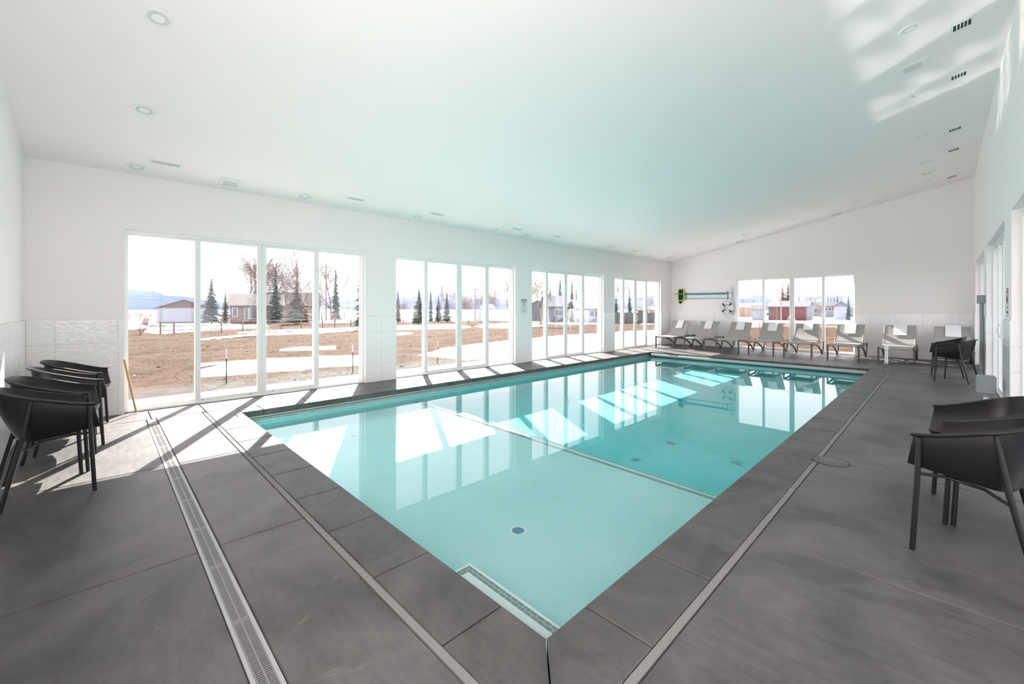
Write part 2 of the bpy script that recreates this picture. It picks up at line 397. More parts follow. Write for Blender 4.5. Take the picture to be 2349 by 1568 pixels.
# ---------------------------------------------------------------- sliding doors
def P_left(u, w, z): return (XL - w, u, z)
def P_far(u, w, z): return (u, YF + w, z)
def P_right(u, w, z): return (XR + w, u, z)
def bx(mb_, P, u0, u1, w0, w1, z0, z1, bev=0.0):
    p, q = P(u0, w0, z0), P(u1, w1, z1)
    mb_.box(tuple(min(a, c) for a, c in zip(p, q)), tuple(max(a, c) for a, c in zip(p, q)), bev)
def sliding_door(n, P, u0, u1, stiles, head, handle=True, wd=0.08):
    """stiles: three (a,b) intervals in u for the uprights between the four panels"""
    root = tag(empty('door_%d' % n, P((u0 + u1) / 2, wd, 0)), kind='structure')
    inv = Matrix.Translation(-Vector(root.location))
    def part(mb_, name, m_, par, sm=None):
        mb_.v = [tuple(inv @ Vector(v)) for v in mb_.v] ; return mb_.build(name, m_, par, sm)
    f = MB(); fr = 0.035
    bx(f, P, u0, u0 + fr, wd, wd + .13, 0, head, .003); bx(f, P, u1 - fr, u1, wd, wd + .13, 0, head, .003)
    bx(f, P, u0 + fr, u1 - fr, wd, wd + .13, head - .045, head, .003); bx(f, P, u0 + fr, u1 - fr, wd, wd + .13, -.005, .03, .003)
    bx(f, P, u0 + fr, u1 - fr, wd - .012, wd, -.001, .018, .002)
    part(f, 'frame', M['trimw'], root)
    (a1, b1), (a2, b2), (a3, b3) = stiles
    mid = (a2 + b2) / 2
    pans = [(u0 + fr, b1, 0.02, (a1, b1), 1), (a1, mid - .002, 0.0, (a2, mid), 0), (mid + .002, b3, 0.0, (mid, b2), 0), (a3, u1 - fr, 0.02, (a3, b3), 1)]
    for i, (pa, pb, off, _, outer) in enumerate(pans):
        w0 = wd + (0.068 if outer else 0.012); w1 = w0 + 0.045
        if i == 0: sl_, sr_ = 0.012, b1 - a1
        elif i == 1: sl_, sr_ = b1 - a1, mid - a2 - .002
        elif i == 2: sl_, sr_ = b2 - mid - .002, b3 - a3
        else: sl_, sr_ = b3 - a3, 0.012
        if i in (0, 3): lo_, hi_ = (0.03, 0.05)
        s = MB()
        bx(s, P, pa, pa + sl_, w0, w1, .03, head - .045, .004); bx(s, P, pb - sr_, pb, w0, w1, .03, head - .045, .004)
        zb, zt = (.075 if not outer else .06), (head - .085 if not outer else head - .075)
        bx(s, P, pa + sl_, pb - sr_, w0, w1, .03, zb, .003); bx(s, P, pa + sl_, pb - sr_, w0, w1, zt, head - .045, .003)
        so = part(s, 'sash', M['trimw'], root)
        g_ = MB(); bx(g_, P, pa + sl_ - .004, pb - sr_ + .004, (w0 + w1) / 2 - .001, (w0 + w1) / 2 + .001, zb - .004, zt + .004)
        # single sheet of glass
        wm_ = (w0 + w1) / 2
        g2 = MB().add([P(pa + sl_ - .004, wm_, zb - .004), P(pb - sr_ + .004, wm_, zb - .004), P(pb - sr_ + .004, wm_, zt + .004), P(pa + sl_ - .004, wm_, zt + .004)], [(0, 1, 2, 3)])
        part(g2, 'pane', M['glass'], so)
        if not outer and handle:
            uc = mid - .045 if i == 1 else mid + .045
            d = -1 if i == 1 else 1
            h = MB()
            bx(h, P, uc - .014, uc + .014, wd - .004, wd + .012, .93, 1.19, .003)
            pts = [P(uc + d * (.004 + .055 * math.sin(k * PI / 8)), wd - .004 - .03 * math.sin(k * PI / 8) ** .5, .95 + .22 * k / 8) for k in range(9)]
            h.tube(pts, .008, 8)
            part(h, 'handle', M['trimw'], so, 40)
    sc_ = MB()
    for u in (a1 + .09, mid - .16, mid + .16):
        p = P(u, wd, .048); q = P(u, wd + .0125, .048)
        sc_.tube([q, P(u, wd + .008, .048)], .007, 8)
    part(sc_, 'screw', M['screw'], root)
    return root
sliding_door(1, P_left, *LEFT_OPEN[0], [(0.997, 1.065), (1.813, 1.945), (2.697, 2.779)], HEAD)
sliding_door(2, P_left, *LEFT_OPEN[1], [(4.97, 5.05), (5.83, 5.98), (6.70, 6.81)], HEAD)
sliding_door(3, P_left, *LEFT_OPEN[2], [(8.93, 9.03), (9.76, 9.91), (10.63, 10.75)], HEAD)
sliding_door(4, P_left, *LEFT_OPEN[3], [(12.99, 13.10), (13.79, 13.95), (14.60, 14.73)], HEAD)
sliding_door(5, P_far, *FAR_OPEN, [(-4.42, -4.355), (-3.61, -3.47), (-2.72, -2.645)], HEAD)
def even_stiles(a, b_):
    L_ = b_ - a; return [(a + L_ * .25 - .03, a + L_ * .25 + .05), (a + L_ * .5 - .07, a + L_ * .5 + .07), (a + L_ * .75 - .05, a + L_ * .75 + .03)]
for i, (a, b_) in enumerate(RIGHT_OPEN):
    sliding_door(6 + i, P_right, a, b_, even_stiles(a, b_), RHEAD, i in (1, 2), wd=0.09)

# ---------------------------------------------------------------- floor: bed, slabs with open joints
floor = tag(empty('floor'), kind='structure')
mb = MB()
def frame_boxes(mb_, ox0, ox1, oy0, oy1, ix0, ix1, iy0, iy1, z0, z1):
    mb_.box((ox0, oy0, z0), (ix0, oy1, z1)); mb_.box((ix1, oy0, z0), (ox1, oy1, z1))
    mb_.box((ix0, oy0, z0), (ix1, iy0, z1)); mb_.box((ix0, iy1, z0), (ix1, oy1, z1))
frame_boxes(mb, XL - .1, XR + .1, YN - .05, YF + .05, PX0 - .25, PX1 + .25, PY0 - .25, PY1 + .25, -0.16, -0.022)
mb.build('mortar_bed', M['bed'], floor)
J = 0.008
CXL, CXR, CYN, CYF = PX0 - CW, PX1 + CW, PY0 - CW, PY1 + CW
def slab(x0, x1, y0, y1):
    MB().box((x0 + J / 2, y0 + J / 2, -0.03), (x1 - J / 2, y1 - J / 2, 0.0), 0.005).build('slab', M['slab'], floor)
DR0, DR1 = 0.404, 0.504      # trench drain
for x0, x1 in ((XL, -7.10), (-7.10, -4.90), (-4.90, -3.03), (-3.03, -1.0), (-1.0, XR)):
    slab(x0, x1, YN, DR0 if x1 > -7.0 else 0.457)
slab(XL, -7.10, 0.457, CYN); slab(-7.10, -6.74, DR0, DR1)
slab(XL, -7.10, CYN, 2.9)
MS = 0.045
for x0, x1 in ((-7.10, -4.90), (-4.90, -3.03), (-3.03, CXR + MS)):
    slab(x0, x1, DR1, CYN - MS)
slab(CXR + MS, XR, DR1, 2.92)
for y0, y1 in ((2.92, 4.85), (4.85, 7.16), (7.16, 9.41), (9.41, 11.2), (11.2, 12.92)):
    slab(CXR + MS, 0.50, y0, y1)
for y0, y1 in ((2.92, 4.85), (4.85, 7.16), (7.16, 9.41), (9.41, 12.92)):
    slab(0.50, XR, y0, y1)
for y0, y1 in ((2.9, 5.3), (5.3, 7.7), (7.7, 10.1), (10.1, 12.5), (12.5, 14.1)):
    slab(XL, CXL, y0, y1)
slab(-7.10, CXL, CYN, 2.9)
slab(XL, CXL, 14.1, YF)
for x0, x1 in ((CXL, -4.6), (-4.6, -2.6), (-2.6, -0.99), (-0.99, XR)):
    y0 = CYF if x0 < -1.2 else 12.92
    if x0 == -0.99: slab(x0, XR, 12.92, YF)
    else: slab(x0, x1, CYF, YF)
# mastic filler strips beside the coping
mb = MB()
mb.box((-7.06, CYN - MS + .004, -0.03), (CXR + MS - .004, CYN - .004, -0.002), .002); mb.build('mastic_strip', M['mastic'], floor)
mb = MB(); mb.box((CXR + .004, CYN - .004, -0.03), (CXR + MS - .004, 12.92, -0.002), .002); mb.build('mastic_strip', M['mastic'], floor)
# thresholds under the doors
mb = MB()
for a, b_ in LEFT_OPEN: mb.box((XL - .27, a, -.10), (XL, b_, -.0055))
for a, b_ in RIGHT_OPEN: mb.box((XR, a, -.10), (XR + .37, b_, -.0055))
mb.box((FAR_OPEN[0], YF, -.10), (FAR_OPEN[1], YF + .27, -.0055))
mb.build('threshold', M['slab'], floor)

# ---- trench drain: channel and slotted grates
td = tag(empty('trench_drain', (0, 0.454, 0)), 'long slotted metal trench drain in the deck at the near end of the pool', 'drain')
L0, L1 = -6.72, XR - .02
mb = MB().box((L0, -.05, -.14), (L1, .05, -.12)).box((L0, -.05, -.12), (L1, -.046, -.021)).box((L0, .046, -.12), (L1, .05, -.021))
mb.build('channel', M['dark'], td)
mb = MB().box((L0, -.0498, -.02), (L1, -.034, -.0025), .001).box((L0, .034, -.02), (L1, .0498, -.0025), .001)
mb.build('edge_strip', mat('pale_drain_edge', (0.36, 0.37, 0.38), 0.5), td)
GL = 0.56
g = MB()
g.box((0, -.0338, -.012), (GL - .004, -.029, -.002)).box((0, .029, -.012), (GL - .004, .0338, -.002)).box((0, -.003, -.012), (GL - .004, .003, -.0018))
nb = 46
for k in range(nb):
    x = (k + .5) * (GL - .004) / nb
    wd_ = .0022 if k not in (0, nb - 1) else .006
    for s0, s1 in ((-.029, -.003), (.003, .029)):
        g.box((x - wd_, s0, -.011), (x + wd_, s1, -.0025))
gme = g.mesh('grate', M['steel'])
x = L0 + .002
while x + GL < L1:
    link('grate', gme, td, (x, 0, 0)); x += GL

# ---------------------------------------------------------------- swimming pool
pool = tag(empty('swimming_pool', ((PX0 + PX1) / 2, (PY0 + PY1) / 2, 0)),
           'long rectangular indoor pool with grey stone coping, shallow shelf and deep end', 'pool')
pl = -Vector(pool.location)
def pp(mb_, name, m_, sm=None):
    o = mb_.build(name, m_, pool, sm); o.location = pl; return o
bx0, bx1, by0, by1 = PX0 - .03, PX1 + .03, PY0 - .03, PY1 + .06
mb = MB()
# basin walls
frame_boxes(mb, bx0 - .25, bx1 + .25, by0 - .25, by1 + .25, bx0, bx1, by0, by1, -1.9, -0.162)
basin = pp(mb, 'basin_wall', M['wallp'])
prof = [(by0, ZSH), (4.12, ZSH), (4.135, ZSH - .02), (4.14, ZST), (4.44, ZST), (4.455, ZST - .02), (4.46, -1.36), (7.5, ZDP), (by1, -1.55)]
def floor_strip(name, pr_, m_):
    n = len(pr_)
    V = [(x, y, z) for x in (bx0 - .02, bx1 + .02) for y, z in pr_]
    me = bpy.data.meshes.new(name); me.from_pydata(V, [], [(i, n + i, n + i + 1, i + 1) for i in range(n - 1)]); me.materials.append(m_)
    o = link(name, me, pool, pl); o.cycles.is_caustics_receiver = True; return o
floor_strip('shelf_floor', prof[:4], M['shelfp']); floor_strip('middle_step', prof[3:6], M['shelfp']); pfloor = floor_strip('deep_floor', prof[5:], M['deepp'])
# bench with mosaic edge in the near right corner
BX0, BY1, BZ = -2.135, 1.705, -0.27
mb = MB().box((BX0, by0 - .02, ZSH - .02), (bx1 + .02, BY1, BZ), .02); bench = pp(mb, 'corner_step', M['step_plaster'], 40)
TW, TL = 0.0205, 0.046
tile_h = MB().box((0, 0, 0), (TL, TW, .004), .001).mesh('mosaic_tile', M['mosaic'])
tile_v = MB().box((0, 0, 0), (TW, TL, .004), .001).mesh('mosaic_tile', M['mosaic'])
for r in range(2):
    y = BY1 - .034 - (r + 1) * (TW + .0035) + .0035
    x = BX0 + .034 + r * 0.024
    while x < bx1 - .01:
        link('mosaic_tile', tile_h, bench, (x, y, BZ - .001)); x += TL + .0035
    xx = BX0 + .034 + r * (TW + .0035)
    yy = BY1 - .034 - 2 * (TW + .0035) - TL + .024 * (1 - r)
    while yy > by0:
        link('mosaic_tile', tile_v, bench, (xx, yy, BZ - .001)); yy -= TL + .0035
# mosaic lines on the shelf edge, and waterline band: thousands of small tiles, joined
def mosaic_line(name, x0, x1, y, z, rows):
    mb_ = MB()
    for r in range(rows):
        x = x0 + (r % 2) * .024
        while x < x1 - TL:
            mb_.box((x, y - (r + 1) * (TW + .0035), z), (x + TL, y - (r + 1) * (TW + .0035) + TW, z + .003)); x += TL + .0035
    o = pp(mb_, name, M['mosaic']); o['kind'] = 'stuff'; return o
mosaic_line('mosaic_line', bx0 + .02, bx1 - .02, 4.09, ZSH, 2)
mosaic_line('mosaic_line', bx0 + .02, bx1 - .02, 4.43, ZST, 1)
mb = MB(); rr = random.Random(4)
bandm = [M['band'], mat('dark_waterline_mosaic', (0.17, 0.20, 0.19), 0.3)]
for which in (0, 1):
    mb = MB(); rr = random.Random(4)
    for z0 in (-.155, -.131):
        y = by0
        while y < by1 - .05:
            k = 1 if (rr.random() < .3 and z0 < -.14) else 0
            if k == which:
                mb.box((bx0 - .002, y, z0 - .012), (bx0 + .003, y + TL, z0 - .012 + TW)); mb.box((bx1 - .003, y, z0 - .012), (bx1 + .002, y + TL, z0 - .012 + TW))
            y += TL + .0035
        x = bx0
        while x < bx1 - .05:
            k = 1 if (rr.random() < .3 and z0 < -.14) else 0
            if k == which: mb.box((x, by0 - .002, z0 - .012), (x + TL, by0 + .003, z0 - .012 + TW))
            x += TL + .0035
    o = pp(mb, 'waterline_tiles', bandm[which]); o['kind'] = 'stuff'
# strip of wall between coping and the waterline, with the cover track
mb = MB(); frame_boxes(mb, bx0 - .2, bx1 + .2, by0 - .2, by1 + .2, bx0 + .0, bx1 - .0, by0, by1, -0.162, -0.084)
pp(mb, 'coping_bed', mat('grey_bedding', (0.16, 0.165, 0.16), 0.9))
mb = MB().box((bx0, by0, -.100), (bx0 + .014, by1 - .2, -.0855), .003).box((bx1 - .014, by0, -.100), (bx1, by1 - .2, -.0855), .003)
pp(mb, 'cover_track', M['track'])
# coping stones
CT = -0.084; CJ = 0.007
def stone(poly):
    z0, z1 = CT, 0.0
    n = len(poly); cx_ = sum(p[0] for p in poly) / n; cy_ = sum(p[1] for p in poly) / n
    e_ = .006
    ins = [(x + (cx_ - x) / max(abs(cx_ - x), 1e-6) * e_ if abs(cx_ - x) > .03 else x, y + (cy_ - y) / max(abs(cy_ - y), 1e-6) * e_ if abs(cy_ - y) > .03 else y) for x, y in poly]
    V = [(x, y, z0) for x, y in poly] + [(x, y, z1 - .005) for x, y in poly] + [(x, y, z1) for x, y in ins]
    Fs = [tuple(range(n))[::-1], tuple(range(2 * n, 3 * n))]
    for i in range(n):
        j = (i + 1) % n
        Fs += [(i, j, n + j, n + i), (n + i, n + j, 2 * n + j, 2 * n + i)]
    o = MB().add(V, Fs).build('coping_stone', M['coping'], pool); o.location = pl
def run_stones(along, a0, a1, js, c0, c1):
    pts = [a0] + js + [a1]
    for p, q in zip(pts[:-1], pts[1:]):
        p2, q2 = p + CJ / 2, q - CJ / 2
        if along == 'x': stone([(p2, c0), (q2, c0), (q2, c1), (p2, c1)])
        else: stone([(c0, p2), (c1, p2), (c1, q2), (c0, q2)])
njs = [-1.477 - .6265 * i for i in range(8)]        # near side joints
rjs = [1.655 + .6245 * i for i in range(18)]        # right side joints
ljs = [1.632 + .6235 * i for i in range(18)]
run_stones('x', njs[-1], njs[0], sorted(njs[1:-1]), CYN, PY0)
stone([(njs[0] + CJ / 2, CYN), (CXR - .006, CYN), (PX1 - .003, PY0 - .002), (PX1 - .003, PY0), (njs[0] + CJ / 2, PY0)])
stone([(CXR, CYN + .006), (CXR, rjs[0] - CJ / 2), (PX1, rjs[0] - CJ / 2), (PX1, PY0 + .004)])
stone([(njs[-1] - CJ / 2, CYN), (njs[-1] - CJ / 2, PY0), (PX0, PY0), (CXL, PY0), (CXL, CYN)])
run_stones('y', rjs[0], 12.92, rjs[1:], PX1, CXR)
run_stones('y', PY0, PY1, ljs, CXL, PX0)
fjs = [PX0 + .29 + .627 * i for i in range(9)]
run_stones('x', CXL, PX1, fjs[:], PY1, CYF)
stone([(PX1 + CJ / 2, 12.92 + CJ / 2), (-.99 - CJ / 2, 12.92 + CJ / 2), (-.99 - CJ / 2, CYF), (PX1 + CJ / 2, CYF)])
# water
mb = MB().box((bx0 - .01, by0 - .01, -1.8), (bx1 + .01, by1 + .01, ZWATER))
for k, p in enumerate([(bx0 - .01, by0 - .01), (bx1 + .01, by0 - .01), (bx1 + .01, by1 + .01), (bx0 - .01, by1 + .01)]): mb.v.append((p[0], p[1], ZWATER))
mb.f = [f for f in mb.f if not all(abs(mb.v[i][2] - ZWATER) < 1e-6 for i in f)] + [(8, 9, 10, 11)]
water = tag(mb.build('pool_water', M['water']), 'clear turquoise pool water with mirror-calm surface', 'water')
_b = bmesh.new(); _b.from_mesh(water.data); _b.faces.ensure_lookup_table()
for f_ in _b.faces:
    top = all(abs(v.co.z - ZWATER) < 1e-6 for v in f_.verts); f_.smooth = top; f_.normal_update()
    if top and f_.normal.z < 0: f_.normal_flip()
_b.to_mesh(water.data); _b.free()
water.cycles.is_caustics_caster = True
for o in (pfloor, basin, bench): o.cycles.is_caustics_receiver = True
# floor fittings
def fitting(x, y, z, r, label, mring, mcov):
    t_ = tag(empty('pool_fitting', (x, y, z)), label, 'pool fitting')
    MB().lathe([(r * 1.3, 0), (r * 1.3, .004), (r * .98, .006), (r * .98, 0)], 28).build('ring', mring, t_, 40)
    q = MB().lathe([(r * .97, .0015), (.0, .003)], 28)
    for k in range(6):
        a = k * PI / 3; q.box((r * .45 * math.cos(a) - .006, r * .45 * math.sin(a) - .006, .002), (r * .45 * math.cos(a) + .006, r * .45 * math.sin(a) + .006, .005))
    q.build('cover', mcov, t_)
fitting(-2.41, 2.42, ZSH, .052, 'blue round floor fitting nearest the camera on the shallow shelf', M['ring'], M['fit'])
fitting(-5.55, 2.44, ZSH, .06, 'pale round floor fitting on the shelf near the left pool wall', M['ring'], M['shelfp'])
zf = lambda y: -1.36 + (-.09) * (y - 4.46) / 3.04 if y < 7.5 else -1.45 - .1 * (y - 7.5) / (by1 - 7.5)
dfit = mat('teal_drain_cover', (0.04, 0.42, 0.50), 0.5)
for (x, y), lb in (((-2.84, 5.05), 'small square drain cover in the deep end nearest the shelf'), ((-2.76, 5.92), 'small square drain cover farthest along the deep end floor'), ((-1.86, 5.83), 'small square drain cover in the deep end near the right wall')):
    t_ = tag(empty('pool_drain_cover', (x, y, zf(y) + .001)), lb, 'pool drain')
    MB().box((-.055, -.055, 0), (.055, .055, .01), .003).build('cover', dfit, t_)
    q = MB()
    for k in range(5): q.box((-.04, -.042 + k * .018, .0095), (.04, -.036 + k * .018, .0115))
    q.build('slots', dfit, t_)
# cover roller tube at the far end
ct = tag(empty('cover_tube', (PX0 + .05, PY1 - .075, -.086)), 'pale grey pool cover leading-edge tube lying across the far end', 'pool cover')
Lt = PX1 - PX0 - .1
MB().tube([(0, 0, 0), (Lt, 0, 0)], .044, 16).build('tube', M['cover'], ct, 40)
MB().box((0, -.030, -.062), (Lt, .075, -.040)).build('gap_shade_bar', M['dark'], ct)  # solid dark bar stands for the shade in the gap below the tube
MB().box((-.03, -.03, -.05), (.01, .03, -.01), .004).build('slider', M['dark'], ct); MB().box((Lt - .01, -.03, -.05), (Lt + .03, .03, -.01), .004).build('slider', M['dark'], ct)
# skimmer lid
sl = tag(empty('skimmer_lid', (-.728, 4.845, 0)), 'round grey skimmer lid set in the deck beside the right coping', 'lid')
MB().lathe([(.0, .0035), (.128, .0035), (.133, .001), (.133, -.01)], 36).build('cover', M['lid'], sl, 30)
MB().lathe([(.135, .001), (.142, .002), (.145, -.001)], 36).build('rim', M['dark'], sl, 30)
MB().box((-.105, -.012, .0035), (-.085, .012, .006)).build('finger_slot', M['screw'], sl); MB().box((.085, -.012, .0035), (.105, .012, .006)).build('finger_slot', M['screw'], sl)

# ---------------------------------------------------------------- tub chairs
def rim_pts(n=41):
    out = []
    for i in range(n):
        u = -1 + 2 * i / (n - 1); s = 1 if u >= 0 else -1; a = abs(u)
        # a = 0 at the back centre, 1 at the arm tip
        if a < .55:
            th = a / .55 * PI / 2
            x, y = .262 * math.sin(th) ** .85 if th > 0 else 0, -.02 - .190 * math.cos(th) ** .9 if th < PI / 2 - 1e-6 else -.02
        else:
            x, y = .262 - .006 * ((a - .55) / .45) ** 2, -.02 + (a - .55) / .45 * .29
        z = .684 + .150 * max(0, math.cos(a * PI / 2)) ** 1.5
        out.append((s * x, y, z))
    return out
def seat_pts(n=41):
    out = []
    for i in range(n):
        u = -1 + 2 * i / (n - 1); s = 1 if u >= 0 else -1; a = abs(u)
        if a < .5:
            th = a / .5 * PI / 2
            x, y = .20 * math.sin(th) ** .8 if th > 0 else 0, -.03 - .070 * (math.cos(th) ** .9 if th < PI / 2 - 1e-6 else 0)
        else:
            x, y = .20 + .035 * (a - .5) / .5, -.03 + (a - .5) / .5 * .335
        k = (y + .10) / .405
        z = .448 + .050 * max(0, k) ** 1.3
        out.append((s * x, y, z))
    return out
def make_chair():
    R, Q = rim_pts(), seat_pts(); n = len(R)
    V = []; Fs = []
    def row(pts):
        k = len(V); V.extend(pts); return k
    rows = []
    # flared lip
    def outw(p, d, dz):
        x, y, z = p; L_ = math.hypot(x, y + .02) or 1
        f_ = 1.0
        return (x + x / L_ * d * f_, y + (y + .02) / L_ * d * f_ if y < 0 else y, z + dz)
    rows.append(row([outw(p, .030, -.010) for p in R])); rows.append(row([outw(p, .018, .0) for p in R]))
    rows.append(row(R))
    for v in (.12, .3, .5, .7, .86, .95, 1.0):
        pts = []
        for p, q in zip(R, Q):
            b_ = math.sin(v * PI) * .012
            w_ = v ** 1.25
            x = p[0] + (q[0] - p[0]) * w_; y = p[1] + (q[1] - p[1]) * w_; z = p[2] + (q[2] - p[2]) * (v ** .9)
            L_ = math.hypot(x, y) or 1
            pts.append((x + x / L_ * b_, y + (y / L_ * b_ if y < 0 else 0), z))
        rows.append(row(pts))
    for s_ in (.85, .6, .3, .02):
        rows.append(row([(x * s_, y if y > -.03 else -.03 + (y + .03) * (.4 + .6 * s_), z - .018 * (1 - s_)) for x, y, z in Q]))
    for a, b_ in zip(rows[:-1], rows[1:]):
        for i in range(n - 1):
            Fs.append((a + i, a + i + 1, b_ + i + 1, b_ + i))
    t_ = empty('tub_chair')
    me = bpy.data.meshes.new('shell'); me.from_pydata(V, [], Fs); me.materials.append(M['black'])
    b = bmesh.new(); b.from_mesh(me); bmesh.ops.remove_doubles(b, verts=b.verts, dist=.0008)
    bmesh.ops.recalc_face_normals(b, faces=b.faces)
    b.normal_update(); b.verts.ensure_lookup_table()
    vs0 = list(b.verts); fs0 = list(b.faces); be = [e_ for e_ in b.edges if len(e_.link_faces) == 1]
    vm = {v: b.verts.new(v.co - v.normal * .010) for v in vs0}
    for f in fs0: b.faces.new([vm[v] for v in reversed(f.verts)])
    for e_ in be: b.faces.new([e_.verts[0], e_.verts[1], vm[e_.verts[1]], vm[e_.verts[0]]])
    bmesh.ops.recalc_face_normals(b, faces=b.faces); b.to_mesh(me); b.free()
    me.shade_smooth(); me.set_sharp_from_angle(angle=math.radians(50))
    link('shell', me, t_)
    rp_ = [outw(p, .030, -.008) for p in R]; rp_ = [(rp_[0][0], rp_[0][1] + .008, rp_[0][2] - .001)] + rp_ + [(rp_[-1][0], rp_[-1][1] + .008, rp_[-1][2] - .001)]; r1 = MB().tube(rp_, .0095, 8); r1.build('rim', M['black'], t_, 50)
    for s in (-1, 1):
        MB().tube([(s * .281, .240, .668), (s * .283, .250, .40), (s * .287, .270, .0)], [.0125, .0145, .0135], 12).build('leg', M['blackm'], t_, 50)
        MB().tube([(s * .272, -.058, .752), (s * .279, -.105, .46), (s * .287, -.205, .0)], [.0115, .0145, .0135], 12).build('leg', M['blackm'], t_, 50)
        MB().tube([(s * .282, .248, .455), (s * .19, .15, .447), (s * .19, .0, .430), (s * .281, -.125, .395)], .0085, 8).build('stretcher', M['blackm'], t_, 50)
    MB().tube([(-.19, .15, .445), (.19, .15, .445)], .0085, 8).build('cross_bar', M['blackm'], t_, 50)
    q = MB()
    for s in (-1, 1): q.lathe([(.0, .425), (.011, .425), (.011, .445)], 10, (s * .10, -.03, 0))
    q.build('bolt', M['steel'], t_)
    return t_
chair0 = make_chair(); used = [False]
def place_chair(cx, cy_, rz, label, group):
    o = chair0 if not used[0] else copy_tree(chair0)
    used[0] = True
    o.location = (cx, cy_, 0); o.rotation_euler = (0, 0, rz); tag(o, label, 'chair', group); return o
def chair_from_feet(n_, f_, label, group, flip):
    """place from its two front feet (near, far)"""
    n_, f_ = Vector(n_), Vector(f_); mid = (n_ + f_) / 2
    d = (f_ - n_).normalized()
    # local +X runs along d*flip ; front = local +Y
    ax = d * flip; rz = math.atan2(ax.y, ax.x)
    fr = Vector((-math.sin(rz), math.cos(rz)))
    c = mid - fr * .270
    return place_chair(c.x, c.y, rz, label, group)
GA = 'black tub chairs along the near wall'; GB = 'black tub chairs along the right wall'
chair_from_feet((-4.636, -.040), (-5.185, -.125), 'black tub chair nearest the camera in the row along the near wall', GA, -1)
chair_from_feet((-5.225, -.085), (-5.780, -.045), 'black tub chair second from the camera in the near wall row', GA, -1)
chair_from_feet((-6.125, .010), (-6.680, -.050), 'black tub chair third from the camera in the near wall row', GA, -1)
chair_from_feet((-6.755, .0), (-7.300, .050), 'black tub chair beside the first sliding door, last of the near wall row', GA, -1)
chair_from_feet((-.123, 3.442), (.005, 3.965), 'black tub chair nearest the camera by the right wall, cut by the frame', GB, 1)
chair_from_feet((.045, 4.01), (-.049, 4.555), 'black tub chair just behind the nearest one by the right wall', GB, 1)
chair_from_feet((-.116, 11.72), (.020, 12.24), 'black tub chair near the far right corner in front of the last lounger', GB, 1)
chair_from_feet((-.171, 12.67), (-.115, 13.21), 'black tub chair half hidden behind another in the far right corner', GB, 1)

# ---------------------------------------------------------------- sling loungers and towels
BACK_TOP = (1.42, .955); HINGE = (.93, .425)
def make_lounger():
    t_ = empty('sun_lounger'); W2 = .34
    f = MB()
    for s in (-1, 1):
        f.tube([(s * W2, -.01, .385), (s * W2, .25, .372), (s * W2, .75, .372), (s * W2, 1.2, .392), (s * W2, 1.70, .392), (s * W2, 1.83, .375)], [.026, .029, .027, .026, .024, .019], 8)
    f.tube([(-W2, .04, .385), (W2, .04, .385)], .014, 8).tube([(-W2, .62, .365), (W2, .62, .365)], .013, 8).tube([(-W2, 1.62, .385), (W2, 1.62, .385)], .015, 8)
    f.tube([(-W2, .95, .372), (W2, .95, .372)], .013, 8)
    f.build('frame', M['taupe'], t_, 45)
    for s in (-1, 1):
        MB().box((s * W2 - .018, -.035, 0), (s * W2 + .018, .018, .405), .006).build('leg', M['taupe'], t_)
        MB().tube([(s * (W2 - .005), .20, .365), (s * (W2 - .005), .62, .345), (s * (W2 - .005), 1.0, .265), (s * (W2 - .005), 1.30, .145), (s * (W2 - .005), 1.50, .014), (s * (W2 - .005), 1.535, .014), (s * (W2 - .005), 1.62, .14), (s * (W2 - .005), 1.69, .27), (s * (W2 - .005), 1.74, .375)],
                  [.017, .024, .026, .026, .021, .021, .023, .023, .02], 8).build('leg', M['taupe'], t_, 50)
    def sheet(prof, w, th, name, m_):
        V = []; n = len(prof)
        for x in (-w, w):
            for y, z in prof: V.append((x, y, z))
        for x in (-w, w):
            for y, z in prof: V.append((x, y - th * .3, z - th))
        Fs = [(i, i + 1, n + i + 1, n + i) for i in range(n - 1)] + [(2 * n + i, 3 * n + i, 3 * n + i + 1, 2 * n + i + 1) for i in range(n - 1)]
        Fs += [(i, 2 * n + i, 2 * n + i + 1, i + 1) for i in range(n - 1)] + [(n + i, n + i + 1, 3 * n + i + 1, 3 * n + i) for i in range(n - 1)]
        Fs += [(0, n, 3 * n, 2 * n), (n - 1, 3 * n - 1, 4 * n - 1, 2 * n - 1)]
        return MB().add(V, Fs).build(name, m_, t_, 60)
    sheet([(.0, .385), (.015, .415), (.05, .424), (.3, .416), (.6, .412), (.93, .424)], .312, .007, 'seat_sling', M['sling'])
    hy, hz = HINGE; by, bz = BACK_TOP
    pr = []
    for k in range(9):
        a = k / 8; pr.append((hy + (by - hy) * a + .028 * math.sin(a * PI) + (.02 * a ** 4), hz + (bz - hz) * a - .02 * math.sin(a * PI) - (.012 * a ** 6)))
    sheet(pr, .305, .007, 'back_sling', M['sling'])
    bf = MB()
    for s in (-1, 1): bf.tube([(s * .318, hy - .01, hz - .03)] + [(s * .318, y + .004, z - .004) for y, z in pr[1:]], .0135, 8)
    bf.tube([(-.318, pr[-1][0] + .004, pr[-1][1] - .006), (.318, pr[-1][0] + .004, pr[-1][1] - .006)], .012, 8)
    bf.build('back_frame', M['sling'], t_, 50)
    mb_ = MB()
    for s in (-1, 1): mb_.tube([(s * .300, pr[3][0] + .02, pr[3][1] - .02), (s * .300, 1.30, .395)], .008, 6)
    mb_.build('back_strut', M['taupe'], t_)
    return t_, pr
lounger0, BPR = make_lounger()
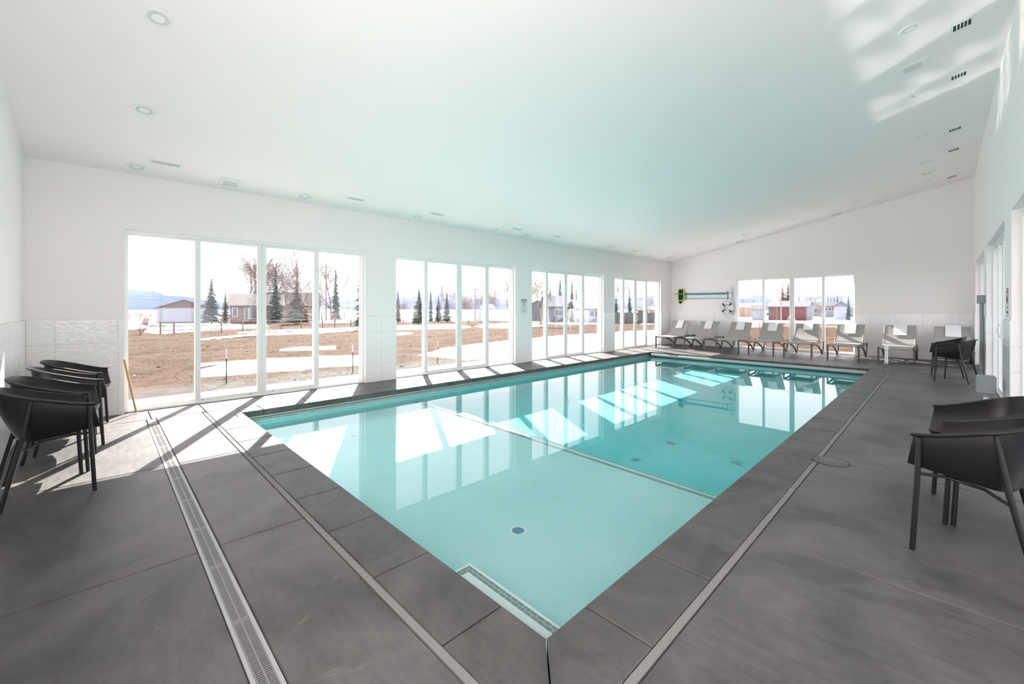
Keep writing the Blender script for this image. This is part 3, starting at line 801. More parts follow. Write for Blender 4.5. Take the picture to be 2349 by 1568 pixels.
def make_towel(seed, dx, wtow, drop):
    """folded towel lying over the upper backrest, following its profile"""
    r_ = random.Random(seed); n = len(BPR)
    path = []
    # from front drop up over the top and a short way down the rear
    def off(i, o):
        y, z = BPR[i]; y0, z0 = BPR[max(0, i - 1)]; y1, z1 = BPR[min(n - 1, i + 1)]
        ty, tz = y1 - y0, z1 - z0; L_ = math.hypot(ty, tz); return (y - tz / L_ * o, z + ty / L_ * o)
    st = 8 - drop
    for i in range(st, 9): path.append(off(i, .014))
    y, z = BPR[-1]
    path += [(y + .004, z + .022), (y + .026, z + .020), (y + .040, z - .01), (y + .040, z - .14)]
    V = []; m_ = 9; k = len(path)
    for lay in (0, 1):
        for i, (py, pz) in enumerate(path):
            if i + 1 < k: ty, tz = path[i + 1][0] - py, path[i + 1][1] - pz
            else: ty, tz = py - path[i - 1][0], pz - path[i - 1][1]
            L_ = math.hypot(ty, tz) or 1
            for j in range(m_):
                x = -wtow / 2 + wtow * j / (m_ - 1)
                th = (.012 + (r_.random() - .5) * .004) if lay == 0 else 0
                V.append((dx + x + (r_.random() - .5) * .003, py - tz / L_ * th, pz + ty / L_ * th))
    Fs = []
    for lay in (0, 1):
        b0 = lay * k * m_
        for i in range(k - 1):
            for j in range(m_ - 1):
                Fs.append((b0 + i * m_ + j, b0 + i * m_ + j + 1, b0 + (i + 1) * m_ + j + 1, b0 + (i + 1) * m_ + j))
    b1 = k * m_
    for i in range(k - 1):
        for j in (0, m_ - 1): Fs.append((i * m_ + j, (i + 1) * m_ + j, b1 + (i + 1) * m_ + j, b1 + i * m_ + j))
    for j in range(m_ - 1):
        for i in (0, k - 1): Fs.append((i * m_ + j, i * m_ + j + 1, b1 + i * m_ + j + 1, b1 + i * m_ + j))
    return MB().add(V, Fs).mesh('towel', M['towel'], 60)
LX = [(-7.03, 14.56), (-5.96, 14.52), (-4.90, 14.53), (-3.93, 14.54), (-2.97, 14.53), (-1.93, 14.60), (-.845, 14.58), (.165, 14.60)]
LL = ['leftmost sun lounger, in the far left corner by the glass door', 'second sun lounger from the left, under the leaf net and poles',
      'third sun lounger from the left, below the life ring', 'fourth sun lounger from the left, in front of the far window',
      'fifth sun lounger, in front of the middle of the far window', 'sixth sun lounger, at the right edge of the far window',
      'seventh sun lounger, against the tiled wall behind the white post', 'rightmost sun lounger, half hidden behind a black tub chair']
TLb = ['folded white towel on the leftmost sun lounger', 'folded white towel on the second sun lounger from the left', 'folded white towel on the third lounger, below the life ring',
       'folded white towel on the fourth sun lounger from the left', 'folded white towel half in sun on the fifth sun lounger', 'sunlit folded white towel on the sixth sun lounger',
       'folded white towel with a diagonal shadow on the seventh lounger', 'folded white towel on the rightmost lounger behind the tub chair']
for i, (x, y) in enumerate(LX):
    o = lounger0 if i == 0 else copy_tree(lounger0)
    sc_ = 1.0
    o.location = (x, y + .03, 0); tag(o, LL[i], 'sun lounger', 'sling loungers in a row along the far wall')
    tw = link('towel', make_towel(i + 3, (-.03, -.02, -.01, 0, .01, 0, .01, .02)[i], (.24, .25, .26, .26, .25, .27, .28, .29)[i], (4, 4, 4, 4, 3, 4, 4, 4)[i]), None, (x, y + .03, 0))
    tag(tw, TLb[i], 'towel', 'folded white towels on the loungers')
# white post on the far deck
wp = tag(empty('deck_post', (-1.02, 14.44, 0)), 'short white plastic post standing on the deck in front of the seventh lounger', 'post')
MB().lathe([(.036, 0), (.036, .40), (.0, .40)], 18).build('tube', M['fix'], wp, 40)
MB().lathe([(.042, .385), (.042, .445), (.036, .455), (.0, .457)], 18).build('cap', M['fix'], wp, 40)
MB().box((-.012, -.045, .0), (.012, -.033, .03)).box((-.006, -.046, .335), (.006, -.038, .347)).build('bolt', M['screw'], wp)

# ---------------------------------------------------------------- pool tools on the far wall
YW = YF + PT
def yw(d): return YW - d
for x, lb in ((-7.06, 'dark double hook bracket at the left end of the blue poles'), (-5.53, 'dark double hook bracket at the right end of the blue poles')):
    hb = tag(empty('wall_hook', (x, YW, 1.9)), lb, 'hook', 'hooks holding the pool poles')
    MB().box((-.012, -.008, -.13), (.012, -.0005, .15), .002).build('back_plate', M['hook'], hb)
    for dz in (.075, -.125):
        MB().tube([(0, -.004, dz), (0, -.055, dz - .004), (0, -.085, dz + .015), (0, -.088, dz + .045)], .006, 6).build('hook', M['hook'], hb, 50)
bp = tag(empty('pool_brush', (0, yw(.065), 2.0)), 'pool wall brush with white head on the top blue pole', 'pool brush')
MB().tube([(-7.505, 0, -.004), (-5.33, 0, -.018)], .016, 10).build('pole', M['blue'], bp, 50)
MB().tube([(-7.505, 0, -.004), (-7.10, 0, -.0066)], .019, 10).build('grip', M['blue2'], bp, 50)
MB().box((-5.435, -.030, -.215), (-5.385, .004, .225), .008).build('brush_head', M['ring'], bp)
q = MB()
for k in range(20): q.box((-5.430, .004, -.20 + k * .0212), (-5.39, .036, -.19 + k * .0212))
q.build('bristles', M['blue2'], bp)
ln = tag(empty('leaf_net', (0, yw(.045), 1.97)), 'lime green framed leaf net with dark bag hanging at the left of the poles', 'pool net')
MB().tube([(-7.12, -.0, -.005), (-5.56, -.0, -.012)], .015, 10).build('pole', M['blue'], ln, 50)
fr = [(-7.33, .21), (-7.18, .225), (-7.135, .20), (-7.125, .0), (-7.14, -.19), (-7.18, -.225), (-7.32, -.235), (-7.355, -.20), (-7.36, 0), (-7.35, .18)]
MB().tube([(x, -.03, z) for x, z in fr], .019, 8, closed=True).build('frame', M['lime'], ln, 60)
V = []; ni = len(fr); cxn, czn = -7.245, 0.0
for s_, dy in ((.96, -.02), (.75, .012), (.35, .022), (.02, .024)):
    for x, z in fr: V.append((cxn + (x - cxn) * s_, dy, czn + (z - czn) * s_))
Fs = [(r_ * ni + i, r_ * ni + (i + 1) % ni, (r_ + 1) * ni + (i + 1) % ni, (r_ + 1) * ni + i) for r_ in range(3) for i in range(ni)]
MB().add(V, Fs).build('net', M['net'], ln, 60)
MB().add([(-7.33, -.02, -.21), (-7.19, -.02, -.21), (-7.21, -.02, -.28), (-7.285, -.02, -.375), (-7.34, -.02, -.30),
          (-7.33, .015, -.21), (-7.19, .015, -.21), (-7.21, .015, -.28), (-7.285, .005, -.375), (-7.34, .015, -.30)],
         [(0, 1, 2, 3, 4), (9, 8, 7, 6, 5), (0, 5, 6, 1), (1, 6, 7, 2), (2, 7, 8, 3), (3, 8, 9, 4), (4, 9, 5, 0)]).build('bag_tip', M['net'], ln)
ck = tag(empty('rescue_crook', (0, yw(.055), 1.80)), 'blue rescue pole with a curved crook arching round the life ring', 'rescue pole')
MB().tube([(-7.14, 0, .006), (-5.63, 0, .001)], .014, 10).build('pole', M['blue2'], ck, 50)
arc = [(-5.63, .001), (-5.53, .004), (-5.46, -.005), (-5.38, -.045), (-5.32, -.11), (-5.28, -.20), (-5.262, -.32), (-5.275, -.44), (-5.31, -.53), (-5.36, -.61)]
MB().tube([(x, -.0, z) for x, z in arc], .011, 8).build('crook', M['blue2'], ck, 60)
lr = tag(empty('life_ring', (-5.535, yw(.055), 1.45)), 'white life ring with four dark bands hanging on the far wall', 'life ring')
R0, r0 = .165, .052
def torus_seg(mb_, a0, a1, R_, r_, n=24, k=12, flat=.8):
    V = []; Fs = []
    full = abs(a1 - a0) > 2 * PI - 1e-3; N = n if full else n + 1
    for i in range(N):
        a = a0 + (a1 - a0) * i / n
        for j in range(k):
            b_ = 2 * PI * j / k; rr_ = R_ + r_ * math.cos(b_)
            V.append((rr_ * math.cos(a), r_ * flat * math.sin(b_), rr_ * math.sin(a)))
    for i in range(n):
        i2 = (i + 1) % N
        for j in range(k): Fs.append((i * k + j, i2 * k + j, i2 * k + (j + 1) % k, i * k + (j + 1) % k))
    mb_.add(V, Fs)
q = MB(); torus_seg(q, 0, 2 * PI, R0, r0, 36); q.build('ring', M['ring'], lr, 60)
for a in (45, 135, 225, 315):
    q = MB(); torus_seg(q, math.radians(a - 10), math.radians(a + 10), R0, r0 + .004, 4); q.build('band', M['navy'], lr, 60)
for a0 in (45, 135, 225, 315):
    pts = [((R0 + r0 + .012 + .030 * math.sin(k / 6 * PI)) * math.cos(math.radians(a0 + 90 * k / 6)), -.005, (R0 + r0 + .012 + .030 * math.sin(k / 6 * PI)) * math.sin(math.radians(a0 + 90 * k / 6))) for k in range(7)]
    MB().tube(pts, .0055, 6).build('rope', M['rope'], lr, 60)
MB().tube([(-.16, .0, -.17), (-.06, .01, -.33), (.02, .01, -.40), (.08, .01, -.33), (.14, 0, -.19)], .005, 6).build('rope', M['rope'], lr, 60)

# ---------------------------------------------------------------- signs
def text_mesh(txt, size, m_, par, loc, rot, name='lettering', w=None):
    cu = bpy.data.curves.new('t', 'FONT'); cu.body = txt; cu.size = size; cu.align_x = 'CENTER'; cu.align_y = 'CENTER'; cu.extrude = .0006
    ob = bpy.data.objects.new('t', cu); COL.objects.link(ob)
    dg = bpy.context.evaluated_depsgraph_get(); me = bpy.data.meshes.new_from_object(ob.evaluated_get(dg))
    bpy.data.objects.remove(ob, do_unlink=True); me.materials.clear(); me.materials.append(m_)
    o = link(name, me, par, loc); o.rotation_euler = rot
    if w:
        wd_ = max(v.co.x for v in me.vertices) - min(v.co.x for v in me.vertices)
        for v in me.vertices: v.co.x *= w / wd_
    return o
def sign(loc, rz, label, full):
    s_ = tag(empty('warning_sign', loc, rz), label, 'sign')      # local: x to the right, z up, faces -y
    W_, H_ = .105, .178
    MB().box((-W_, 0, -H_), (W_, .005, H_), .001).build('board', M['signw'], s_)
    q = MB()
    for a in ((-W_, -H_, W_, -H_ + .006), (-W_, H_ - .006, W_, H_), (-W_, -H_, -W_ + .006, H_), (W_ - .006, -H_, W_, H_)):
        q.box((a[0], -.0015, a[1]), (a[2], .0, a[3]))
    q.build('border', M['ink'] if not full else M['greybox'], s_)
    q = MB().box((-W_ + .006, -.002, .100), (W_ - .006, -.0002, H_ - .004)); q.build('red_header', M['red'], s_)
    MB().box((-W_ + .016, -.0032, .113), (W_ - .016, -.0021, .153)).build('header_panel', M['signw'], s_)
    R = (PI / 2, 0, 0)
    text_mesh('WARNING', .036, M['ink'], s_, (0, -.0036, .133), R, w=.155)
    ring = MB()
    torus_seg(ring, 0, 2 * PI, .052, .0045, 32, 6, .35)
    ring.tube([(-.036, -.0015, .036), (.036, -.0015, -.036)], .004, 6)
    ring.v = [(x, y - .0015, z + .035) for x, y, z in ring.v]; ring.build('prohibition_ring', M['red'], s_)
    d = MB().tube([(-.022, -.002, .052), (.0, -.002, .038), (.022, -.002, .018)], .0055, 6).tube([(-.004, -.002, .040), (-.012, -.002, .022)], .004, 6).lathe([(0, -.004), (.008, -.003), (.0, 0)], 10, (.028, 0, .008), 'y')
    d.build('diver_symbol', M['ink'], s_)
    text_mesh('NO', .042, M['ink'], s_, (0, -.0006, -.070), R)
    text_mesh('DIVING', .040, M['ink'], s_, (0, -.0006, -.128), R, w=.15)
sign((XL - PT + .0055, 7.96, 1.485), PI / 2, 'no diving warning sign on the white pier between the second and third doors', True)
sign((XR + PT - .0055, 8.17, 1.50), -PI / 2, 'narrow-looking warning sign on the right wall pier, seen edge on', False)

# ---------------------------------------------------------------- wooden dowel, boxes on the right wall
wd0 = tag(empty('wooden_dowel', (-7.665, .345, 0)), 'blond wooden stick leaning in the corner of the first sliding door', 'stick')
MB().tube([(0, 0, .012), (-.025, -.12, .74)], .0125, 10).build('stick', M['wood'], wd0, 50)
wd0.location = (-7.645, .335, 0)
wb_ = tag(empty('wall_box', (XR + PT, 12.30, 1.60)), 'beige and grey control box on the right wall near the far door', 'control box')
MB().box((-.11, -.10, -.08), (-.0005, .10, .08), .006).build('box', M['greybox'], wb_)
MB().box((-.112, -.085, -.07), (-.109, .085, .07), .001).build('face_plate', M['beige'], wb_)
MB().tube([(-.045, 0, -.08), (-.045, 0, -1.585)], .03, 10).build('conduit', M['conduit'], wb_, 50)
cbx = tag(empty('junction_box', (.40, 8.40, 0)), 'grey junction box on two white pipes beside the right wall pier', 'junction box')
MB().box((-.085, -.10, .30), (.085, .10, .53), .012).build('box', M['greybox'], cbx)
MB().box((-.092, -.085, .315), (-.084, .085, .515), .003).build('cover', M['greybox'], cbx)
for dy in (-.055, .055):
    MB().tube([(0, dy, 0), (0, dy, .262)], .024, 12).build('pipe', M['fix'], cbx, 50)
    MB().lathe([(.024, .255), (.032, .258), (.032, .302)], 14, (0, dy, 0)).build('coupling', M['greybox'], cbx, 50)

# ---------------------------------------------------------------- ceiling fixtures (they follow the slope of the ceiling)
AS = math.atan(SL)
def on_ceiling(name, x, y, label, cat, group):
    o = tag(empty(name, (x, y, zc(x))), label, cat, group); o.rotation_euler = (0, -AS, 0); return o
def ORD(n): return ['first', 'second', 'third', 'fourth', 'fifth', 'sixth', 'seventh', 'eighth', 'ninth'][n]
can_ring = MB().lathe([(.108, -.001), (.105, -.009), (.085, -.011), (.074, -.004), (.070, -.0015)], 32).mesh('trim_ring', M['fix'], 40)
can_cup = MB().lathe([(.073, -.0045), (.062, -.0025), (.045, -.002)], 28).mesh('reflector', M['linen'], 40)
can_lens = MB().lathe([(.045, -.0022), (.0, -.0035)], 24).mesh('lamp_lens', M['lens'], 40)
def can(x, y, label, group):
    o = on_ceiling('recessed_light', x, y, label, 'ceiling light', group)
    link('trim_ring', can_ring, o); link('reflector', can_cup, o); link('lamp_lens', can_lens, o)
for i, y in enumerate((.33, 2.43, 4.60, 6.71, 8.77, 10.96, 13.1)):
    can(-7.465, y, '%s recessed light from the near corner in the row over the left doors' % ORD(i), 'recessed lights over the left doors')
can(-6.06, .33, 'recessed light second from the left wall in the row by the near wall', 'recessed lights by the near wall')
can(-4.61, .34, 'large-looking recessed light at the upper left, third from the left wall', 'recessed lights by the near wall')
for i, y in enumerate((6.83, 8.99, 11.19, 13.30, 15.23)):
    can(-.275, y, '%s recessed light from the camera in the row along the right wall' % ORD(i), 'recessed lights along the right wall')
for i, x in enumerate((-6.018, -4.584, -3.154, -1.708)):
    can(x, 15.2, '%s recessed light from the left in the row near the far wall' % ORD(i), 'recessed lights near the far wall')
lv = MB().box((-.055, -.17, -.006), (-.032, .17, -.0005), .001).box((.032, -.17, -.006), (.055, .17, -.0005), .001).box((-.032, -.17, -.006), (.032, -.145, -.0005), .001).box((-.032, .145, -.006), (.032, .17, -.0005), .001).mesh('vent_frame', M['fix'])
lb_ = MB().box((-.032, -.145, -.0012), (.032, .145, -.0004)).mesh('vent_gap', M['ventg'])
ls_ = MB().box((-.0255, -.145, -.005), (-.0205, .145, -.0015)).box((-.003, -.145, -.005), (.003, .145, -.0015)).box((.0205, -.145, -.005), (.0255, .145, -.0015)).mesh('vent_blade', M['fix'])
for i, y in enumerate((.61, 3.20, 4.91, 7.21, 8.72, 11.31, 12.78, 15.33)):
    o = on_ceiling('slot_vent', -7.215, y, '%s slotted air vent from the near corner above the left doors' % ORD(i), 'vent', 'air vents above the left doors')
    link('vent_frame', lv, o); link('vent_gap', lb_, o); link('vent_blade', ls_, o)
rvf = MB()
for a in ((-.10, -.14, -.075, .14), (.075, -.14, .10, .14), (-.075, -.14, .075, -.075), (-.075, .075, .075, .14)): rvf.box((a[0], a[1], -.006), (a[2], a[3], -.0005), .001)
rvf = rvf.mesh('vent_frame', M['fix'])
rvg = MB().box((-.075, -.075, -.0012), (.075, .075, -.0004)).mesh('vent_gap', M['ventd'])
rvb = MB()
for k in range(1, 5): rvb.box((-.075 + k * .030 - .005, -.075, -.0055), (-.075 + k * .030 + .005, .075, -.0012))
rvb = rvb.mesh('vent_blade', M['fix'])
for i, y in enumerate((7.35, 8.91, 11.52, 13.0, 15.62)):
    o = on_ceiling('wall_side_vent', .158, y, '%s dark-slotted square vent from the camera by the right wall' % ORD(i), 'vent', 'dark-slotted vents by the right wall')
    link('vent_frame', rvf, o); link('vent_gap', rvg, o); link('vent_blade', rvb, o)
sqf = MB()
for a in ((-.15, -.15, .15, -.09), (-.15, .09, .15, .15), (-.15, -.09, -.09, .09), (.09, -.09, .15, .09)): sqf.box((a[0], a[1], -.012), (a[2], a[3], -.0005), .003)
sqf = sqf.mesh('cover_frame', M['fix']); sqg = MB().box((-.09, -.09, -.008), (.09, .09, -.0006)).mesh('grille', M['linen'])
for x, y, lb in ((-7.46, 1.38, 'square ceiling fan grille above the first door'), (-7.46, 7.77, 'square ceiling fan grille above the pier with the warning sign'), (-7.46, 14.08, 'square ceiling fan grille above the farthest left door'),
                 (-.29, 7.93, 'square ceiling grille nearest the camera on the right side'), (-.27, 14.4, 'square ceiling grille by the far right corner')):
    o = on_ceiling('fan_grille', x, y, lb, 'ceiling grille', 'square ceiling fan grilles'); link('cover_frame', sqf, o); link('grille', sqg, o)
ssl = MB().box((-.15, -.045, -.006), (.15, .045, -.0005), .002).mesh('vent_frame', M['fix']); ssd = MB().box((-.13, -.03, -.0075), (.13, .03, -.0058)).mesh('vent_gap', M['ventg'])
for x, y, lb in ((-2.286, 16.17, 'slim air vent on the ceiling right above the far window'), (-5.0, 16.05, 'slim air vent on the ceiling above the life ring')):
    o = on_ceiling('slim_vent', x, y, lb, 'vent', 'slim vents near the far wall'); link('vent_frame', ssl, o); link('vent_gap', ssd, o)

# ================================================================ outside: field, snow, trees, houses
def gz(x, y):
    r_ = math.hypot(x, y); return -.12 - .0125 * min(max(0.0, r_ - 10), 95)
SP, CP = math.sin(PHI), math.cos(PHI)
def ray(px, py):
    l = (px - CX) / F_PX
    return Vector((-SP + l * CP, CP + l * SP, -(py - HY) / F_PX))
def G(px, py, zoff=0.0):
    """where the sight line through a photo pixel meets the sloping field"""
    r_ = ray(px, py); t_ = 5.0; step = .5
    while t_ < 3000:
        p = r_ * t_
        if CH + p.z <= gz(p.x, p.y) + zoff: break
        t_ += step; step *= 1.02
    lo, hi = t_ - step, t_
    for _ in range(30):
        mdl = (lo + hi) / 2; p = r_ * mdl
        if CH + p.z <= gz(p.x, p.y) + zoff: hi = mdl
        else: lo = mdl
    p = r_ * hi
    return Vector((p.x, p.y, gz(p.x, p.y) + zoff)), hi
def at_depth(px, py, d):
    r_ = ray(px, py) * d; return Vector((r_.x, r_.y, CH + r_.z))
# field
m, t, b = new_mat('winter_field')
p = position(t); sep = t.nodes.new('ShaderNodeSeparateXYZ'); t.links.new(p, sep.inputs[0])
ln_ = t.nodes.new('ShaderNodeVectorMath'); ln_.operation = 'LENGTH'; t.links.new(p, ln_.inputs[0])
n1 = tex_noise(t, .9, 9, .72, position(t, (1, 1, 1), (0, 0, .8)), .5); n2 = tex_noise(t, 4.5, 7, .8, p, .6)
soil = ramp(t, n1.outputs[0], [(.30, (.032, .017, .009)), (.47, (.070, .040, .023)), (.70, (.135, .092, .060))])
clod = ramp(t, n2.outputs[0], [(.33, (.18, .17, .16)), (.46, (.85, .84, .83)), (.72, (1.25, 1.23, 1.2))])
c = mix(t, 1.0, soil, clod, 'MULTIPLY')
n3 = tex_noise(t, .085, 8, .62, position(t, (1.0, 1.0, 1), (0, 0, .75)), .3)
mrr = t.nodes.new('ShaderNodeMapRange'); mrr.inputs['From Min'].default_value = 40; mrr.inputs['From Max'].default_value = 95
mrr.inputs['To Min'].default_value = -.25; mrr.inputs['To Max'].default_value = .075
t.links.new(ln_.outputs['Value'], mrr.inputs['Value'])
ad = t.nodes.new('ShaderNodeMath'); ad.operation = 'ADD'; t.links.new(n3.outputs[0], ad.inputs[0]); t.links.new(mrr.outputs[0], ad.inputs[1])
snow = ramp(t, ad.outputs[0], [(.50, (0, 0, 0)), (.52, (1, 1, 1))])
mg = t.nodes.new('ShaderNodeMapRange'); mg.inputs['From Min'].default_value = -11.2; mg.inputs['From Max'].default_value = -10.2
t.links.new(sep.outputs['X'], mg.inputs['Value'])
my = t.nodes.new('ShaderNodeMapRange'); my.inputs['From Min'].default_value = 18.6; my.inputs['From Max'].default_value = 17.9
t.links.new(sep.outputs['Y'], my.inputs['Value'])
mm_ = t.nodes.new('ShaderNodeMath'); mm_.operation = 'MULTIPLY'; t.links.new(mg.outputs[0], mm_.inputs[0]); t.links.new(my.outputs[0], mm_.inputs[1])
grey = ramp(t, n2.outputs[0], [(.35, (.055, .048, .042)), (.6, (.12, .105, .095))])
c = mix(t, mm_.outputs[0], c, grey)
c = mix(t, snow, c, (.80, .84, .90)); t.links.new(c, b.inputs['Base Color']); b.inputs['Roughness'].default_value = .95
b.inputs['Specular IOR Level'].default_value = .1
bump(t, b, n2.outputs[0], .5, .05)
M['field'] = m
M['snow'] = mat('old_snow', (.82, .86, .92), .9, spec=.2)
M['apron'] = mat('pale_outdoor_concrete', (.62, .60, .57), .8)
NT = 240; radii = [0, .8, 2, 4, 7, 11, 16, 23, 32, 45, 62, 85, 120, 200, 400, 900, 2500]
V = []; Fs = []
for i in range(NT):
    a = 2 * PI * i / NT; dx, dy = math.cos(a), math.sin(a)
    cx0, cy0 = -3.6, 7.9
    hx = (-8.3 - cx0) if dx < 0 else (1.3 - cx0); hy = (-1.3 - cy0) if dy < 0 else (17.1 - cy0)
    tt = min(hx / dx if abs(dx) > 1e-6 else 1e9, hy / dy if abs(dy) > 1e-6 else 1e9)
    for r_ in radii:
        x, y = cx0 + dx * (tt + r_), cy0 + dy * (tt + r_)
        V.append((x, y, gz(x, y) if r_ > 0 else -.14))
K = len(radii)
for i in range(NT):
    j = (i + 1) % NT
    for k in range(K - 1): Fs.append((i * K + k, j * K + k, j * K + k + 1, i * K + k + 1))
field = tag(MB().add(V, Fs).build('outdoor_ground', M['field']), kind='structure')
mb = MB(); 
mb.box((-9.15, -2.4, -.30), (-7.962, 18.0, -.055)).box((-7.962, 16.735, -.30), (1.9, 18.0, -.055)).box((.925, -2.4, -.30), (1.9, 16.735, -.055))
tag(mb.build('outdoor_path', M['apron']), kind='structure')

# snow patches
rs = random.Random(11)
def snow_patch(px_pts, label, h=.05):
    pts = [G(x, y)[0] for x, y in px_pts]
    n = len(pts); out = []
    for i in range(n):
        a, b2 = pts[i], pts[(i + 1) % n]; L_ = (b2 - a).length; k = max(2, min(44, int(L_ / .28)))
        nrm = Vector((-(b2 - a).y, (b2 - a).x, 0)).normalized()
        for q in range(k):
            f_ = q / k; amp = min(.42, L_ * .055) * (0 if q == 0 else 1)
            out.append(a + (b2 - a) * f_ + nrm * (rs.random() - .5) * 2 * amp)
    c_ = sum(out, Vector()) / len(out)
    V = []; N = len(out)
    for s_, dz in ((1.0, -.03), (.985, h * .5), (.93, h), (.5, h * 1.2)):
        for p_ in out:
            q = c_ + (p_ - c_) * s_; V.append((q.x, q.y, gz(q.x, q.y) + dz))
    V.append((c_.x, c_.y, gz(c_.x, c_.y) + h * 1.25))
    Fs = [(r_ * N + i, r_ * N + (i + 1) % N, (r_ + 1) * N + (i + 1) % N, (r_ + 1) * N + i) for r_ in range(3) for i in range(N)]
    Fs += [(3 * N + i, 3 * N + (i + 1) % N, 4 * N) for i in range(N)]
    return tag(MB().add(V, Fs).build('snow_patch', M['snow'], None, 60), label, 'snow')
snow_patch([(463, 847), (540, 833), (600, 824), (690, 823), (735, 818), (845, 817), (845, 838), (735, 843), (690, 850), (600, 855), (520, 862), (440, 866)], 'large snow patch nearest the building outside the first door')
snow_patch([(452, 837), (600, 827), (700, 822), (702, 826), (600, 831), (460, 841)], 'thin strip of snow just beyond the large near patch')
snow_patch([(640, 803), (680, 798), (772, 795), (772, 801), (700, 804), (640, 805)], 'narrow snow strip between the two metal stakes outside the first door')
snow_patch([(458, 777), (600, 765), (700, 761), (845, 753), (845, 757), (700, 766), (600, 770), (465, 780)], 'long thin snow strip before the rail fence')
snow_patch([(545, 762), (640, 757), (845, 750), (845, 752), (640, 761), (550, 765)], 'second long snow strip, closer to the rail fence')
snow_patch([(338, 763), (350, 750), (420, 743), (520, 742), (610, 746), (600, 752), (470, 758), (360, 766)], 'broad snow behind the rail fence in front of the white garage')
snow_patch([(900, 749), (945, 745), (1040, 744), (1078, 748), (1070, 753), (980, 755), (900, 757)], 'snow drift below the spruces outside the second door')
snow_patch([(1090, 749), (1110, 743), (1160, 741), (1240, 742), (1240, 749), (1160, 753), (1105, 752)], 'rounded snow drift near the white roofed shelter')
snow_patch([(900, 764), (940, 763), (946, 766), (920, 769), (900, 770)], 'small snow strip in the brown field at the second door')
snow_patch([(952, 815), (985, 808), (1000, 802), (1050, 795), (1120, 787), (1200, 779), (1290, 770), (1380, 765), (1460, 759), (1560, 757), (1600, 776), (1500, 784), (1400, 793), (1300, 806), (1220, 812), (1130, 824), (1060, 826), (1000, 820)], 'very large snow field close to the building outside doors two to four', .07)
snow_patch([(1250, 742), (1300, 738), (1368, 739), (1370, 743), (1300, 745)], 'flat snow strip before the big pale roofed house')
snow_patch([(1640, 733), (1800, 731), (1990, 727), (1990, 734), (1820, 737), (1640, 739)], 'long snow strip across the field seen through the far window', .06)
snow_patch([(1640, 742), (1720, 741), (1800, 740), (1790, 744), (1745, 750), (1640, 752)], 'snow patch beyond the first pane of the far window', .06)
snow_patch([(283, 748), (300, 735), (330, 738), (338, 752), (300, 756)], 'snow bank at the far left beside the striped flag')

# clods and dry tufts on the field, far too many to count
rc = random.Random(5); mb = MB(); mb2 = MB()
for i in range(14000):
    px = rc.uniform(285, 1965) if i % 4 else rc.uniform(285, 860); dd = 9 + 40 * rc.random() ** 1.3
    q = ray(px, HY) * dd; x, y = q.x, q.y
    if x > -9.3 and y < 18.3: continue
    s_ = rc.uniform(.010, .026) * (1 + dd / 30) * (2.4 if rc.random() < .05 else 1); z = gz(x, y)
    a = rc.uniform(0, 3); c1, s1 = math.cos(a) * s_, math.sin(a) * s_
    tgt = mb if rc.random() < .55 else mb2
    hgt = s_ * rc.uniform(.15, .5)
    tgt.add([(x + c1 * 1.6, y + s1 * 1.6, z - .01), (x - s1, y + c1, z - .01), (x - c1 * 1.3, y - s1 * 1.3, z - .01), (x + s1, y - c1, z - .01), (x + rc.uniform(-1, 1) * s_ * .4, y, z + hgt)],
            [(0, 1, 4), (1, 2, 4), (2, 3, 4), (3, 0, 4)])
tag(mb.build('soil_clods', mat('dark_soil_clod', (.030, .019, .012), .95)), 'dark soil clods strewn over the brown field', 'soil', kind='stuff')
tag(mb2.build('dry_tufts', mat('dry_straw_tuft', (.12, .085, .055), .95)), 'dry straw coloured tufts strewn over the brown field', 'grass', kind='stuff')

# mountains, each a ridge with real depth
def mountain(crest, d, depth, m_, label):
    V = []; n = len(crest); rr_ = random.Random(len(label))
    for px, py in crest:
        p_ = at_depth(px, py, d); f_ = ray(px, HY); f_.z = 0
        q = p_ - f_ * (depth * .5 / 1.0); V.append((q.x, q.y, -8)); 
        w_ = p_ - f_ * (depth * .22); V.append((w_.x, w_.y, CH + (p_.z - CH) * (.52 + .1 * rr_.random())))
        V.append(tuple(p_)); q2 = p_ + f_ * depth; V.append((q2.x, q2.y, -8))
    Fs = []
    for i in range(n - 1):
        for k in range(3): Fs.append((i * 4 + k, (i + 1) * 4 + k, (i + 1) * 4 + k + 1, i * 4 + k + 1))
    return tag(MB().add(V, Fs).build('mountain', m_, None, 40), label, 'mountain')
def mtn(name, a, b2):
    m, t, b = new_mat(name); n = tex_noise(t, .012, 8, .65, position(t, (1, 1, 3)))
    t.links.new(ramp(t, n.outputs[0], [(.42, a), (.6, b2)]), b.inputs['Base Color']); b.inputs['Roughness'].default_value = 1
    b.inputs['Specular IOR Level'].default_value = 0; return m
MT1 = mtn('hazy_blue_mountain', (.21, .27, .36), (.27, .33, .42)); MT2 = mtn('hazy_snowy_mountain', (.30, .33, .39), (.46, .49, .54))  # pale blue haze of distance is put into the base colours
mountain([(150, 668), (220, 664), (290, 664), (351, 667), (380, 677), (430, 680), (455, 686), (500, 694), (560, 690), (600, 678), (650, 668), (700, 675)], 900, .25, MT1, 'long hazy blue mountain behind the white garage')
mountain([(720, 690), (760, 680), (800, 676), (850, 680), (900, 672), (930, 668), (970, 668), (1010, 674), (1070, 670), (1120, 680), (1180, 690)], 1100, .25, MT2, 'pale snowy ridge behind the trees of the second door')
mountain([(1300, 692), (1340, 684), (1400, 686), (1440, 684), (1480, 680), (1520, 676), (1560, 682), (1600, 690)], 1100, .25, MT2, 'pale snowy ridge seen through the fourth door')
mountain([(1660, 692), (1690, 685), (1715, 683), (1730, 678), (1744, 675), (1752, 680), (1770, 690), (1790, 697)], 800, .2, MT1, 'blue peak behind the tan building in the far window')
